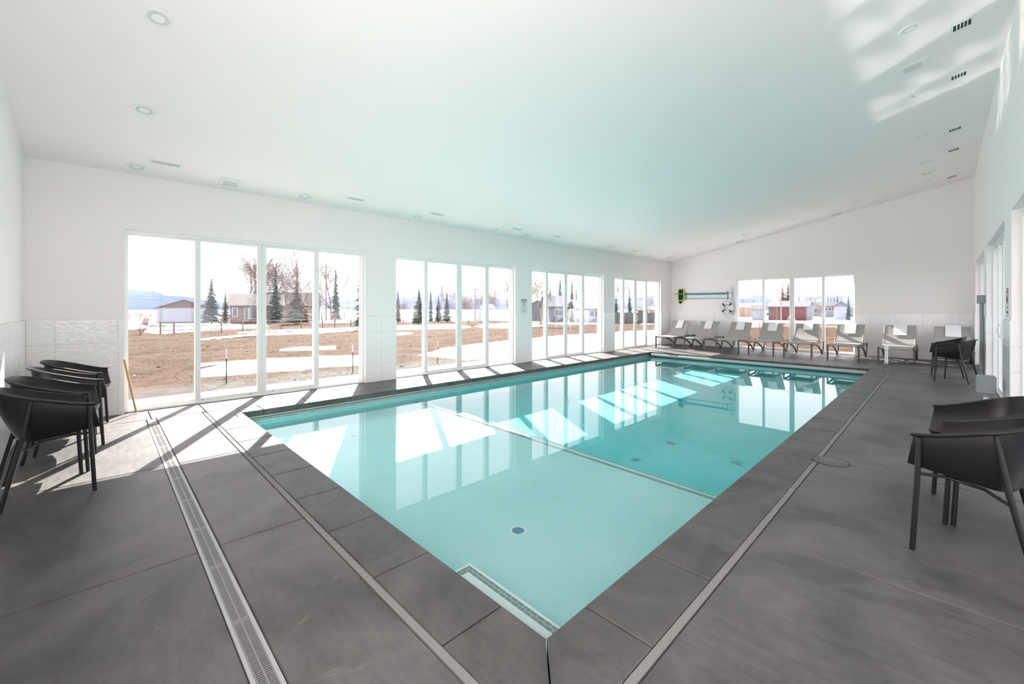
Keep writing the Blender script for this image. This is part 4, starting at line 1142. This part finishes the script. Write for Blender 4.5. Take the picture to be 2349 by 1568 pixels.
mountain([(1740, 690), (1765, 680), (1790, 684), (1830, 676), (1870, 680), (1900, 676), (1940, 678), (1990, 674), (2040, 680)], 1300, .25, MT2, 'snowy range behind the red barn')

# conifers
M['spruce'] = mat('dark_spruce_needles', (.055, .085, .062), .9, spec=.1)
M['spruce2'] = mat('blue_grey_spruce_needles', (.095, .12, .11), .9, spec=.1)
M['brownc'] = mat('olive_brown_conifer', (.15, .125, .10), .9, spec=.1)
M['bark'] = mat('grey_brown_bark', (.13, .10, .085), .9)
M['twig'] = mat('pale_brown_twigs', (.19, .145, .13), .9, spec=.1)
M['twig2'] = mat('straw_willow_twigs', (.24, .20, .14), .9, spec=.1)
M['twig3'] = mat('reddish_twigs', (.24, .13, .11), .9, spec=.1)
def conifer_mesh(seed, levels, spread, m_):
    r_ = random.Random(seed); mb_ = MB()
    for L_ in range(levels):
        f_ = L_ / levels; z = .07 + .93 * f_; R = spread * (1 - f_) ** .85 * (1 + .18 * (r_.random() - .5)) + .012
        k = 11 if f_ < .6 else 8
        for i in range(k):
            a = 2 * PI * (i + r_.random()) / k; rr_ = R * (.5 + .75 * r_.random()); w_ = rr_ * .24 + .006
            dz = -.05 * (1 - f_) - .012; cx_, sx_ = math.cos(a), math.sin(a)
            z0 = z + .02 * r_.random()
            A = (0, 0, z0 + .012); B = (cx_ * rr_, sx_ * rr_, z0 + dz)
            Cc = (cx_ * rr_ * .55 - sx_ * w_, sx_ * rr_ * .55 + cx_ * w_, z0 + dz * .75); D = (cx_ * rr_ * .55 + sx_ * w_, sx_ * rr_ * .55 - cx_ * w_, z0 + dz * .75)
            E_ = (cx_ * rr_ * .5, sx_ * rr_ * .5, z0 + dz * .25)
            mb_.add([A, Cc, B, D, E_], [(0, 1, 4), (1, 2, 4), (2, 3, 4), (3, 0, 4)])
    return mb_.mesh('foliage', m_)
TRK = MB().tube([(0, 0, 0), (0, 0, .5), (0, 0, .98)], [.018, .011, .002], 6).mesh('trunk', M['bark'])
CON = {}
def conifer(px, base, top, wpx, kind, label, d=None, group='conifers beyond the field'):
    p_, dd = G(px, base)
    if d:
        dd = d; p_ = at_depth(px, base, d); p_.z = gz(p_.x, p_.y)
    h = (HY - top) / F_PX * dd + CH - p_.z
    wr = wpx / F_PX * dd / 2
    key = (kind, int(px) % 3)
    if key not in CON: CON[key] = conifer_mesh(hash(kind) % 50 + key[1] if False else key[1] * 7 + len(kind), 26, .25, M[kind])
    o = tag(empty('conifer_tree', p_, px * .7), label, 'tree', group)
    f_ = link('foliage', CON[key], o); k_ = link('trunk', TRK, o)
    sx_ = wr / .25
    f_.scale = (sx_, sx_, h); k_.scale = (h * .9, h * .9, h)
    return o
# bare trees
def bare_mesh(seed, kind, m_):
    r_ = random.Random(seed); mb_ = MB()
    if kind == 'oak': depth, kids, ang, shr = 6, (2, 3), .85, .79
    elif kind == 'poplar': depth, kids, ang, shr = 6, (2, 3), .26, .76
    elif kind == 'willow': depth, kids, ang, shr = 5, (3, 4), .55, .78
    else: depth, kids, ang, shr = 5, (3, 4), .55, .72
    def grow(p, d, L_, rad, lev):
        n = 3; pts = [p]; q = p; dd = d
        for i in range(n):
            dd = (dd + Vector((r_.uniform(-1, 1), r_.uniform(-1, 1), r_.uniform(-.5, .8) if kind != 'willow' or lev > 2 else r_.uniform(-1.2, .2))) * .16).normalized()
            q = q + dd * L_ / n; pts.append(q)
        mb_.tube(pts, [rad, rad * .88, rad * .76, rad * .62], 3 if lev < depth - 1 else 5, cap=False)
        if lev == 0: return
        for i in range(r_.choice(kids)):
            a = r_.uniform(0, 2 * PI); o_ = dd.orthogonal().normalized(); o2 = dd.cross(o_)
            side = o_ * math.cos(a) + o2 * math.sin(a)
            nd = (dd + side * ang * r_.uniform(.6, 1.5)).normalized()
            if kind == 'oak': nd = (nd + Vector((0, 0, .10))).normalized()
            if kind == 'willow' and lev <= 2: nd = (nd + Vector((0, 0, -.45))).normalized()
            grow(pts[r_.choice((2, 3, 3))], nd, L_ * shr * r_.uniform(.8, 1.15), rad * .6, lev - 1)
        if lev > 1: grow(pts[-1], (dd + Vector((0, 0, .1))).normalized(), L_ * shr, rad * .62, lev - 1)
    starts = {'oak': 1, 'poplar': 1, 'willow': 3, 'bush': 6}[kind]
    for i in range(starts):
        if starts == 1: d0 = Vector((r_.uniform(-.05, .05), r_.uniform(-.05, .05), 1)).normalized()
        else:
            a = 2 * PI * i / starts; d0 = Vector((math.cos(a) * .3, math.sin(a) * .3, 1)).normalized()
        if kind == 'bush':
            grow(Vector((0, 0, 0)), d0, .25, .0045, 3)
        else: grow(Vector((0, 0, 0)), d0, {'oak': .20, 'poplar': .24, 'willow': .26}[kind], {'oak': .0125, 'poplar': .007, 'willow': .009}[kind], depth if starts == 1 else depth - 1)
    zs = max(v[2] for v in mb_.v); xs = sorted(math.hypot(v[0], v[1]) for v in mb_.v)[int(len(mb_.v) * .93)]
    mb_.v = [(x / xs * .5, y / xs * .5, max(z, 0) / zs) for x, y, z in mb_.v]
    return mb_.mesh('branches', m_)
BARE = {}
def bare(px, base, top, wpx, kind, mk, seed, label, d=None, group='bare trees beyond the field', cat='tree', name='bare_tree'):
    p_, dd = G(px, base)
    if d:
        dd = d; p_ = at_depth(px, base, d); p_.z = gz(p_.x, p_.y)
    h = (HY - top) / F_PX * dd + CH - p_.z; w_ = wpx / F_PX * dd
    key = (kind, mk, seed)
    if key not in BARE: BARE[key] = bare_mesh(seed, kind, M[mk])
    o = link(name, BARE[key], None, p_, px * .37); o.scale = (w_, w_, h)
    return tag(o, label, cat, group)
conifer(485, 742, 638, 52, 'spruce2', 'wide spruce just right of the white garage')
conifer(517, 742, 668, 30, 'brownc', 'smaller brownish conifer beside the wide spruce')
conifer(632, 742, 610, 40, 'spruce2', 'tall narrow spruce rising beside the brown house')
conifer(681, 738, 636, 66, 'brownc', 'broad brown pine in front of the brown house roof', d=60)
conifer(770, 735, 618, 26, 'spruce', 'slender spruce standing alone right of the brown house')
conifer(832, 752, 566, 44, 'spruce', 'tall spruce cut by the right frame of the first door')
conifer(913, 738, 655, 18, 'spruce2', 'small spruce at the left edge of the second door')
conifer(951, 740, 700, 12, 'spruce', 'dark slim conifer in front of a grey-green pine')
conifer(961, 742, 660, 40, 'spruce2', 'full grey-green pine in the first panes of the second door')
conifer(988, 738, 653, 14, 'spruce', 'tall thin spruce right of the first upright of the second door')
conifer(1006, 738, 676, 24, 'spruce2', 'pale spruce left of the dark pointed one')
conifer(1025, 738, 667, 26, 'spruce', 'dark pointed spruce in the middle of the second door')
conifer(1004, 734, 706, 12, 'brownc', 'low rounded juniper before the spruces')
conifer(1285, 735, 633, 28, 'spruce', 'spruce behind the silver roof outside the third door', d=90)
conifer(1312, 735, 634, 20, 'spruce', 'spruce at the middle upright of the third door', d=90)
conifer(1322, 735, 658, 20, 'spruce2', 'lower spruce between the two outdoor roofs', d=85)
conifer(1335, 735, 641, 16, 'spruce', 'narrow spruce left of the big pale roof', d=90)
conifer(1262, 735, 655, 18, 'spruce2', 'spruce half hidden behind the big willow', d=80)
conifer(1413, 735, 673, 18, 'spruce', 'leftmost spruce above the grey fence of the fourth door', d=80)
conifer(1425, 735, 674, 14, 'spruce', 'second spruce above the grey fence of the fourth door', d=80)
conifer(1444, 735, 667, 20, 'spruce', 'widest spruce above the grey fence of the fourth door', d=80)
conifer(1795, 720, 652, 34, 'brownc', 'left one of the tall pair of conifers behind the red barn', d=130)
conifer(1808, 720, 647, 38, 'brownc', 'right one of the tall pair of conifers behind the red barn', d=130)
conifer(1833, 718, 675, 10, 'brownc', 'small conifer above the red barn roof', d=150)
conifer(1728, 718, 686, 8, 'spruce', 'tiny conifer above the snowy roof in the far window', d=150)
for i, (x, tp) in enumerate(((1891, 682), (1899, 678), (1906, 679), (1913, 678), (1921, 674), (1930, 679))):
    conifer(x, 716, tp, 8 if i != 4 else 12, 'spruce', 'far conifer number-matched %s in the row behind the grey houses' % ('leftmost', 'second', 'third', 'fourth and palest', 'fifth and tallest', 'rightmost')[i] if False else '%s distant conifer in the row behind the grey houses' % ('leftmost', 'second from left', 'third from left', 'fourth from left', 'tallest', 'rightmost')[i], d=170)
conifer(1946, 722, 676, 14, 'spruce2', 'conifer at the right end of the grey houses', d=95)
bare(568, 737, 560, 190, 'oak', 'twig', 3, 'largest bare tree, behind the left part of the brown house', d=88)
bare(702, 737, 562, 200, 'oak', 'twig', 8, 'wide bare tree behind the right part of the brown house', d=88)
bare(640, 737, 585, 120, 'oak', 'twig', 15, 'bare tree between the two largest bare trees', d=95)
bare(760, 740, 592, 130, 'oak', 'twig', 21, 'spreading bare tree right of the brown house', d=95)
bare(520, 737, 722, 44, 'bush', 'twig3', 5, 'reddish bare shrub left of the brown house', name='bare_shrub', cat='shrub', group='bare shrubs')
bare(598, 742, 700, 36, 'bush', 'twig3', 6, 'reddish shrub against the brown house wall', name='bare_shrub', cat='shrub', group='bare shrubs', d=66)
bare(400, 735, 690, 60, 'bush', 'twig', 5, 'hazy shrub behind the white garage', name='bare_shrub', cat='shrub', group='bare shrubs', d=100)
bare(318, 738, 712, 40, 'bush', 'twig3', 7, 'reddish shrub at the far left behind the red rails', name='bare_shrub', cat='shrub', group='bare shrubs', d=80)
bare(765, 738, 712, 30, 'bush', 'twig3', 9, 'low reddish bush below the slender spruce', name='bare_shrub', cat='shrub', group='bare shrubs')
bare(1010, 735, 640, 34, 'poplar', 'twig', 4, 'tall faint bare tree behind the pointed spruce', d=110)
bare(1045, 735, 660, 70, 'oak', 'twig', 12, 'brown bare tree left of the middle upright of the second door', d=90)
bare(1075, 738, 665, 50, 'willow', 'twig', 13, 'pale drooping bare tree right of the middle upright of the second door', d=55)
bare(1098, 736, 648, 80, 'oak', 'twig', 8, 'dark branched bare tree in the third pane of the second door', d=80)
bare(1122, 736, 655, 40, 'oak', 'twig', 15, 'bare tree behind the white roofed shelter', d=85)
bare(1172, 742, 606, 96, 'willow', 'twig2', 17, 'large weeping bare tree at the right of the second door', d=50)
bare(1240, 745, 612, 70, 'willow', 'twig2', 18, 'huge straw coloured willow at the left of the third door', d=46)
bare(925, 740, 690, 46, 'bush', 'twig3', 5, 'brown shrubbery at the left of the second door', name='bare_shrub', cat='shrub', group='bare shrubs')
for i, x in enumerate((1414, 1427, 1443, 1456)):
    bare(x, 735, 632 + (i % 2) * 4, 18, 'poplar', 'twig', 4 + i % 2, ('leftmost', 'second', 'third', 'rightmost')[i] + ' tall bare poplar through the fourth door', d=95)
bare(1495, 722, 676, 20, 'oak', 'twig', 12, 'small round bare tree in the last pane of the fourth door', d=110)
bare(1860, 718, 675, 34, 'oak', 'twig', 21, 'pale bare tree between the barn and the grey houses', d=150)
bare(1879, 722, 700, 22, 'oak', 'twig', 3, 'small bare tree in front of the grey houses', d=80)
for i, x in enumerate((1705, 1735, 1800, 1850, 1900, 1935)):
    bare(x, 727, 717, 36, 'bush', 'twig3', 5 + i % 3, ('leftmost', 'second', 'third', 'fourth', 'fifth', 'rightmost')[i] + ' patch of dry brush along the field edge in the far window', name='bare_shrub', cat='shrub', group='dry brush at the field edge')

# houses
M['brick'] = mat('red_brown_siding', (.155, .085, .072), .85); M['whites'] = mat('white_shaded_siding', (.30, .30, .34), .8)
M['roofg'] = mat('weathered_grey_roof', (.10, .082, .08), .85); M['roofw'] = mat('pale_metal_roof', (.13, .13, .14), .45)
M['gable'] = mat('brown_gable_boards', (.14, .095, .08), .85); M['barn'] = mat('barn_red', (.15, .048, .05), .8)
M['tan'] = mat('tan_siding', (.30, .21, .15), .85); M['grayh'] = mat('grey_siding', (.19, .195, .21), .85)
M['pane'] = mat('dark_house_glass', (.07, .08, .09), .1); M['wtrim'] = mat('white_house_trim', (.45, .46, .48), .6)
def house(px, base, wpx, wall_top, ridge_top, depth, m_wall, m_roof, label, gable=False, d=None, wins=(), rz=0.0, m_gable=None, door=None, hip=.0, cat='house', name='house', chimney=None, over=.35, front=None):
    """px, base: middle of the visible front at the ground; wins: (u 0..1, v 0..1, w m, h m)"""
    p_, dd = G(px, base)
    if d:
        dd = d; p_ = at_depth(px, base, d); p_.z = gz(p_.x, p_.y)
    f_ = ray(px, HY); f_.z = 0; ang = math.atan2(f_.y, f_.x) - PI / 2 + rz
    o = tag(empty(name, p_, ang), label, cat)          # local +y away from the camera
    W_ = wpx / F_PX * dd; hw = (HY - wall_top) / F_PX * dd + CH - p_.z; hr = (HY - ridge_top) / F_PX * (dd + (depth / 2 if not gable else 0)) + CH - p_.z
    w2 = W_ / 2
    MB().box((-w2, 0, -.3), (w2, depth, hw)).build('wall', m_wall, o)
    if front: MB().box((-w2 + .25, -.06, -.1), (w2 - .25, -.005, hw - .15)).build('front_boards', front, o)
    th = .14
    if gable:
        V = [(-w2, -.01, hw), (w2, -.01, hw), (0, -.01, hr)]; V += [(x, depth, z) for x, _, z in V]
        MB().add(V, [(0, 1, 2), (5, 4, 3), (0, 3, 4, 1), (1, 4, 5, 2), (2, 5, 3, 0)]).build('gable_end', m_gable or m_wall, o)
        e2 = w2 + over; sl_ = (hr - hw) / w2; ze = hw - over * sl_
        for s in (-1, 1):
            V = [(s * e2, -over, ze), (0, -over, hr), (0, depth + over, hr), (s * e2, depth + over, ze)]
            V += [(x, y, z + th) for x, y, z in V]
            MB().add(V, [(0, 1, 2, 3), (7, 6, 5, 4), (0, 4, 5, 1), (1, 5, 6, 2), (2, 6, 7, 3), (3, 7, 4, 0)]).build('roof', m_roof, o)
    else:
        sl_ = (hr - hw) / (depth / 2); ze = hw - over * sl_; hp = hip * w2
        if hip == 0:
            V = [(-w2, 0, hw), (-w2, depth, hw), (-w2, depth / 2, hr), (w2, 0, hw), (w2, depth, hw), (w2, depth / 2, hr)]
            MB().add(V, [(0, 1, 2), (5, 4, 3), (0, 2, 5, 3), (1, 4, 5, 2)]).build('gable_end', m_gable or m_wall, o)
        for s in (0, 1):
            y0 = -over if s == 0 else depth + over
            V = [(-w2 - over, y0, ze), (w2 + over, y0, ze), (w2 + over - hp, depth / 2, hr), (-w2 - over + hp, depth / 2, hr)]
            V += [(x, y, z + th) for x, y, z in V]
            MB().add(V, [(0, 1, 2, 3), (7, 6, 5, 4), (0, 4, 5, 1), (1, 5, 6, 2), (2, 6, 7, 3), (3, 7, 4, 0)]).build('roof', m_roof, o)
    for u, v, ww, wh in wins:
        x = -w2 + u * W_; z = v * hw
        fr_ = MB()
        for a in ((-ww / 2 - .09, -wh / 2 - .09, ww / 2 + .09, -wh / 2), (-ww / 2 - .09, wh / 2, ww / 2 + .09, wh / 2 + .09), (-ww / 2 - .09, -wh / 2, -ww / 2, wh / 2), (ww / 2, -wh / 2, ww / 2 + .09, wh / 2)):
            fr_.box((x + a[0], -.06, z + a[1]), (x + a[2], .0, z + a[3]))
        fo = fr_.build('window', M['wtrim'], o)
        MB().box((x - ww / 2, -.025, z - wh / 2), (x + ww / 2, .0, z + wh / 2)).build('pane', M['pane'], fo)
    if door:
        u, ww, wh = door; x = -w2 + u * W_
        MB().box((x - ww / 2, -.05, -.1), (x + ww / 2, .0, wh)).build('door', M['wtrim'], o)
    if chimney:
        u, ch_ = chimney; x = -w2 + u * W_
        MB().box((x - .35, depth / 2 - .35, hw), (x + .35, depth / 2 + .35, hr + ch_)).build('chimney', M['brick'], o)
    return o
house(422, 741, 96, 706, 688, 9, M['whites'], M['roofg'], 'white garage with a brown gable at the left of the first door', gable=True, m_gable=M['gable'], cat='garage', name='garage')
house(590, 741, 104, 700, 676, 8, M['brick'], M['roofg'], 'left wing of the brown brick farmhouse with white framed windows', wins=((.09, .62, .6, 1.3), (.3, .5, .5, 2.0), (.5, .58, 2.1, 1.9)), chimney=(.62, .5), cat='house')
house(672, 741, 112, 700, 672, 9, M['brick'], M['roofg'], 'right part of the red brown farmhouse with a square window', d=86, wins=((.14, .55, .3, 1.6), (.22, .55, .3, 1.8), (.53, .6, 1.4, 1.6)), cat='house')
house(548, 741, 24, 700, 676, 3, M['brick'], M['whites'], 'small pale gabled porch at the left end of the farmhouse', gable=True, m_gable=M['wtrim'], d=80, cat='porch', name='porch', wins=((.5, .6, .5, 1.2),))
house(1233, 730, 40, 699, 690, 8, M['grayh'], M['roofw'], 'low house with a gentle gable behind the willow', gable=True, d=85)
house(1280, 735, 42, 702, 679, 7, M['grayh'], M['roofw'], 'house with a steep silver metal roof outside the third door', d=70, wins=((.6, .6, 1.6, .9),), rz=.25)
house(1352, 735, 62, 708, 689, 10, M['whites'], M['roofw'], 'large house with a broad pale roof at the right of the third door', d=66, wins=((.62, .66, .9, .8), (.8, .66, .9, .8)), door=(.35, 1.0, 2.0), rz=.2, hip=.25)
house(1475, 728, 22, 712, 705, 4, M['grayh'], M['roofg'], 'small dark shed with white window behind the grey fence', d=75, wins=((.5, .55, .9, .9),), cat='shed', name='shed')
house(1503, 724, 26, 711, 703, 6, M['tan'], M['roofw'], 'cream roofed house at the right of the fourth door', d=95)
house(1718, 716, 58, 704, 696, 12, M['tan'], M['snow'], 'tan building with a snow covered roof in the far window', d=140, wins=((.7, .35, 1.5, 1.5),), cat='building', name='building')
house(1739, 724, 24, 709, 700, 6, M['grayh'], M['roofg'], 'small grey shed with posts in front of the tan building', d=95, cat='shed', name='shed')
house(1806, 720, 76, 703, 691, 9, M['grayh'], M['roofw'], 'red barn with a long pale roof in the far window', d=95, wins=((.06, .45, 1.6, .4),), cat='barn', name='barn', rz=-.16, m_gable=M['grayh'], front=M['barn'])
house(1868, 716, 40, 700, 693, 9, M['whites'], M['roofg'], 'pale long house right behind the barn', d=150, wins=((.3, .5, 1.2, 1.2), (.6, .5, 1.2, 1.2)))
house(1901, 716, 34, 702, 694, 9, M['grayh'], M['roofg'], 'grey two storey house with a row of windows', d=130, wins=((.15, .75, .8, .9), (.35, .75, .8, .9), (.55, .75, .8, .9), (.75, .75, .8, .9)))
house(1930, 718, 28, 703, 692, 8, M['whites'], M['roofg'], 'gabled grey house at the right of the far window', gable=True, d=100, m_gable=M['grayh'])
house(1952, 714, 26, 706, 702, 6, M['grayh'], M['roofw'], 'low building at the far right edge of the far window', d=140)
# shelter with white roof
sp, sd = G(1118, 740); 
sh = tag(empty('garden_shelter', sp, 0.8), 'open garden shelter with a bright white roof outside the second door', 'shelter')
hh = (HY - 706) / F_PX * sd + CH - sp.z; ww = 36 / F_PX * sd / 2; hh2 = (HY - 697) / F_PX * sd + CH - sp.z
V = [(-ww, -ww * .7, hh), (ww, -ww * .7, hh), (ww, ww * .7, hh), (-ww, ww * .7, hh), (-ww * .5, 0, hh2), (ww * .6, 0, hh2)]
MB().add(V, [(0, 1, 5, 4), (1, 2, 5), (2, 3, 4, 5), (3, 0, 4), (3, 2, 1, 0)]).build('roof', M['snow'], sh)
for sx_ in (-1, 1):
    for sy_ in (-1, 1): MB().box((sx_ * ww * .85 - .07, sy_ * ww * .6 - .07, -.1), (sx_ * ww * .85 + .07, sy_ * ww * .6 + .07, hh)).build('post', M['wtrim'], sh)
# rail fence in front of the farm
M['railw'] = mat('weathered_fence_wood', (.22, .17, .14), .9); M['redrail'] = mat('red_painted_rail', (.26, .07, .055), .8)
def rail_fence(pts, posth, rails, label, m_, pr=.055, name='rail_fence'):
    g_ = [G(*p_)[0] for p_ in pts]; o = tag(empty(name, g_[0]), label, 'fence'); o0 = g_[0]
    for p_ in g_:
        q = p_ - o0; MB().tube([(q.x, q.y, q.z - .1), (q.x, q.y, q.z + posth)], pr, 6).build('post', m_, o)
    for a, b2 in zip(g_[:-1], g_[1:]):
        for rh in rails:
            MB().tube([a - o0 + Vector((0, 0, rh)), b2 - o0 + Vector((0, 0, rh))], pr * .6, 5).build('rail', m_, o)
    return o
rail_fence([(368, 767), (399, 766), (453, 764), (508, 763), (557, 760), (600, 758), (645, 756), (691, 754), (740, 752), (768, 750), (805, 748), (845, 746)], .95, (.30, .60, .88), 'weathered wooden rail fence in front of the farmhouse and garage', M['railw'])
rail_fence([(296, 734), (322, 734), (345, 733), (370, 733)], 1.5, (.5, 1.0, 1.4), 'red painted rails left of the white garage', M['redrail'], .09)
rail_fence([(738, 735), (760, 734), (790, 733), (826, 733)], 1.9, (.75, 1.2, 1.6), 'brown corral boards right of the farmhouse', M['railw'], .12)
rail_fence([(1870, 722), (1890, 722), (1910, 722), (1940, 722)], 1.3, (.5, .9, 1.2), 'white rail fence before the grey houses', M['wtrim'], .08)
rail_fence([(1692, 730), (1718, 730), (1745, 729)], 1.1, (.4, .8), 'grey corral fence at the left of the far window', M['railw'], .09)
# solid grey board fence outside the fourth door
pa, da = G(1404, 742); pb, db = G(1535, 739)
gf = tag(empty('board_fence', pa), 'solid dark grey board fence outside the fourth door', 'fence')
M['gboard'] = mat('dark_grey_boards', (.10, .105, .11), .85)
dirv = (pb - pa); Lf = dirv.length; nbd = 26; hb_f = (HY - 716) / F_PX * da + CH - pa.z
bm_ = MB().box((-Lf / nbd / 2 + .03, -.03, -.2), (Lf / nbd / 2 - .03, .03, hb_f)).mesh('board', M['gboard'])
gf.rotation_euler = (0, 0, math.atan2(dirv.y, dirv.x))
for i in range(nbd):
    link('board', bm_, gf, ((i + .5) * Lf / nbd, 0, (pb.z - pa.z) * i / nbd))
MB().box((0, -.08, hb_f * .8), (Lf, -.03, hb_f * .8 + .12)).build('rail', M['gboard'], gf)
# metal stakes near the building
M['stake'] = mat('dark_metal_stake', (.05, .055, .05), .6, .3); M['rust'] = mat('rusty_stake', (.16, .09, .06), .8)
for x, b0, tp, lean, mk, lb in ((519.5, 879, 800, 0, 'stake', 'dark metal stake outside the second pane of the first door'), (809, 855, 790, 0, 'stake', 'dark metal stake outside the last pane of the first door'),
        (1004, 833, 781, 0, 'stake', 'dark metal stake at the snow edge outside the second door'), (1150, 818, 778, 0, 'rust', 'rusty stake in the last pane of the second door'),
        (1268, 803, 770, .0, 'rust', 'rusty stake in the snow outside the third door'), (1361, 793, 763, .10, 'rust', 'leaning stake at the right of the third door'),
        (1438, 786, 757, .08, 'rust', 'leaning stake outside the fourth door'), (1743, 759, 739, 0, 'railw', 'short wooden stake in the field seen through the far window')):
    p_, dd = G(x, b0); h = (b0 - tp) / F_PX * dd
    o = tag(empty('fence_stake', p_), lb, 'stake', 'stakes in the field')
    s_ = .011 if mk != 'railw' else .04
    q = MB().box((-s_, -s_ * .3, -.1), (s_, s_ * .3, h * .72)).box((-s_ * .3, -s_, -.1), (s_ * .3, s_ * .5, h * .72)); q.build('shaft', M[mk], o)
    MB().box((-s_, -s_ * .3, h * .72), (s_, s_ * .3, h)).build('tip', M['wtrim'] if mk == 'stake' else M[mk], o)
    o.rotation_euler = (0, lean, .8)
# marker flag, brush pile, striped flag, utility pole and wires
fp, fd = G(1333, 797); fo = tag(empty('marker_flag', fp), 'small green triangular marker flag on the snow', 'flag')
MB().tube([(0, 0, 0), (0, 0, .40)], .006, 6).build('wire', M['stake'], fo)
MB().add([(0, 0, .2), (0, 0, .40), (-.09, .12, .30), (.004, 0, .2), (.004, 0, .40), (-.086, .12, .30)], [(0, 1, 2), (5, 4, 3), (0, 3, 4, 1), (1, 4, 5, 2), (2, 5, 3, 0)]).build('pennant', mat('green_pennant', (.08, .38, .28), .7), fo)
bp_, bd = G(322, 766); o = bare(322, 768, 740, 50, 'bush', 'bark', 5, 'dark brush pile at the left edge of the first door', name='brush_pile', cat='brush pile', group=None)
sf, sfd = G(317, 765); so_ = tag(empty('striped_flag', sf), 'small faded red and white striped flag standing over the brush pile', 'flag')
fh = (765 - 722) / F_PX * sfd
MB().tube([(0, 0, 0), (0, 0, fh)], .03, 6).build('pole', M['wtrim'], so_)
for k in range(7):
    MB().box((.03, -.01, fh * (.55 + k * .055)), (.03 + .42, .01, fh * (.55 + (k + 1) * .055))).build('stripe', M['redrail'] if k % 2 == 0 else M['wtrim'], so_)
so_.rotation_euler = (0, .35, PHI)
for px, tp, lb in ((748, 604, 'tall utility pole right of the farmhouse'), (1090, 660, 'far utility pole among the bare trees'), (1792, 668, 'thin utility pole beside the tall pair of conifers')):
    p_ = at_depth(px, 735, 90); p_.z = gz(p_.x, p_.y); h = (HY - tp) / F_PX * 90 + CH - p_.z
    o = tag(empty('utility_pole', p_), lb, 'pole', None)
    MB().tube([(0, 0, 0), (0, 0, h)], [.13, .09], 8).build('pole', M['railw'], o)
    MB().box((-.9, -.05, h * .93), (.9, .05, h * .93 + .12)).build('cross_arm', M['railw'], o); o.rotation_euler = (0, 0, PHI)
for y0, y1, lb in ((671, 678, 'upper power line across the hazy mountain'), (680, 679, 'lower power line across the hazy mountain')):
    a, b2 = at_depth(200, y0, 75), at_depth(620, y1, 75)
    pts = [a + (b2 - a) * k / 12 + Vector((0, 0, -.6 * math.sin(PI * k / 12))) for k in range(13)]
    tag(MB().tube(pts, .022, 4).build('power_line', M['stake']), lb, 'cable', None)

# ================================================================ added lamp strips per pane, in place of sun thrown up by the water
sv = SUN_DIR.normalized(); nv = Vector((sv.x, sv.y, -sv.z)).normalized()
e1 = (Vector((0, 1, 0)) - nv * nv.y); L1_ = e1.length; e1.normalize()
zax = -nv; vax = zax.cross(e1); rotm = Matrix((e1, vax, zax)).transposed().to_quaternion()
STP = {1: [(0.997, 1.065), (1.813, 1.945), (2.697, 2.779)], 2: [(4.97, 5.05), (5.83, 5.98), (6.70, 6.81)], 3: [(8.93, 9.03), (9.76, 9.91), (10.63, 10.75)], 4: [(12.99, 13.10), (13.79, 13.95), (14.60, 14.73)]}
NS = 6
GLINT = 2.0
for k in (2, 3, 4):
    u0, u1 = LEFT_OPEN[k - 1]; st_ = STP[k]
    edges = [u0 + .04, st_[0][0], st_[0][1], st_[1][0], st_[1][1], st_[2][0], st_[2][1], u1 - .04]
    for ya, yb in zip(edges[0::2], edges[1::2]):
        for j in range(NS):
            xa = PX0 + .02 + (-4.63 - PX0) * j / NS; xb = PX0 + .02 + (-4.63 - PX0) * (j + 1) / NS; xm = (xa + xb) / 2
            dy = -.55 * (xm + 7.83)
            y0, y1 = ya + dy, min(yb + dy, PY1 - .18)
            if y1 - y0 < .1: continue
            ld = bpy.data.lights.new('added_glint_lamp', 'AREA'); ld.shape = 'RECTANGLE'; ld.size = (y1 - y0) * L1_
            ld.size_y = abs((Vector((1, -.55, 0)) * (xb - xa)).dot(vax)) * .995
            ld.spread = math.radians(1.2); ld.energy = GLINT * ld.size * ld.size_y; ld.color = (1.0, .95, .90)
            lo_ = bpy.data.objects.new('added_glint_lamp', ld); COL.objects.link(lo_)
            lo_.location = (xm, (y0 + y1) / 2, ZWATER + .02); lo_.rotation_mode = 'QUATERNION'; lo_.rotation_quaternion = rotm
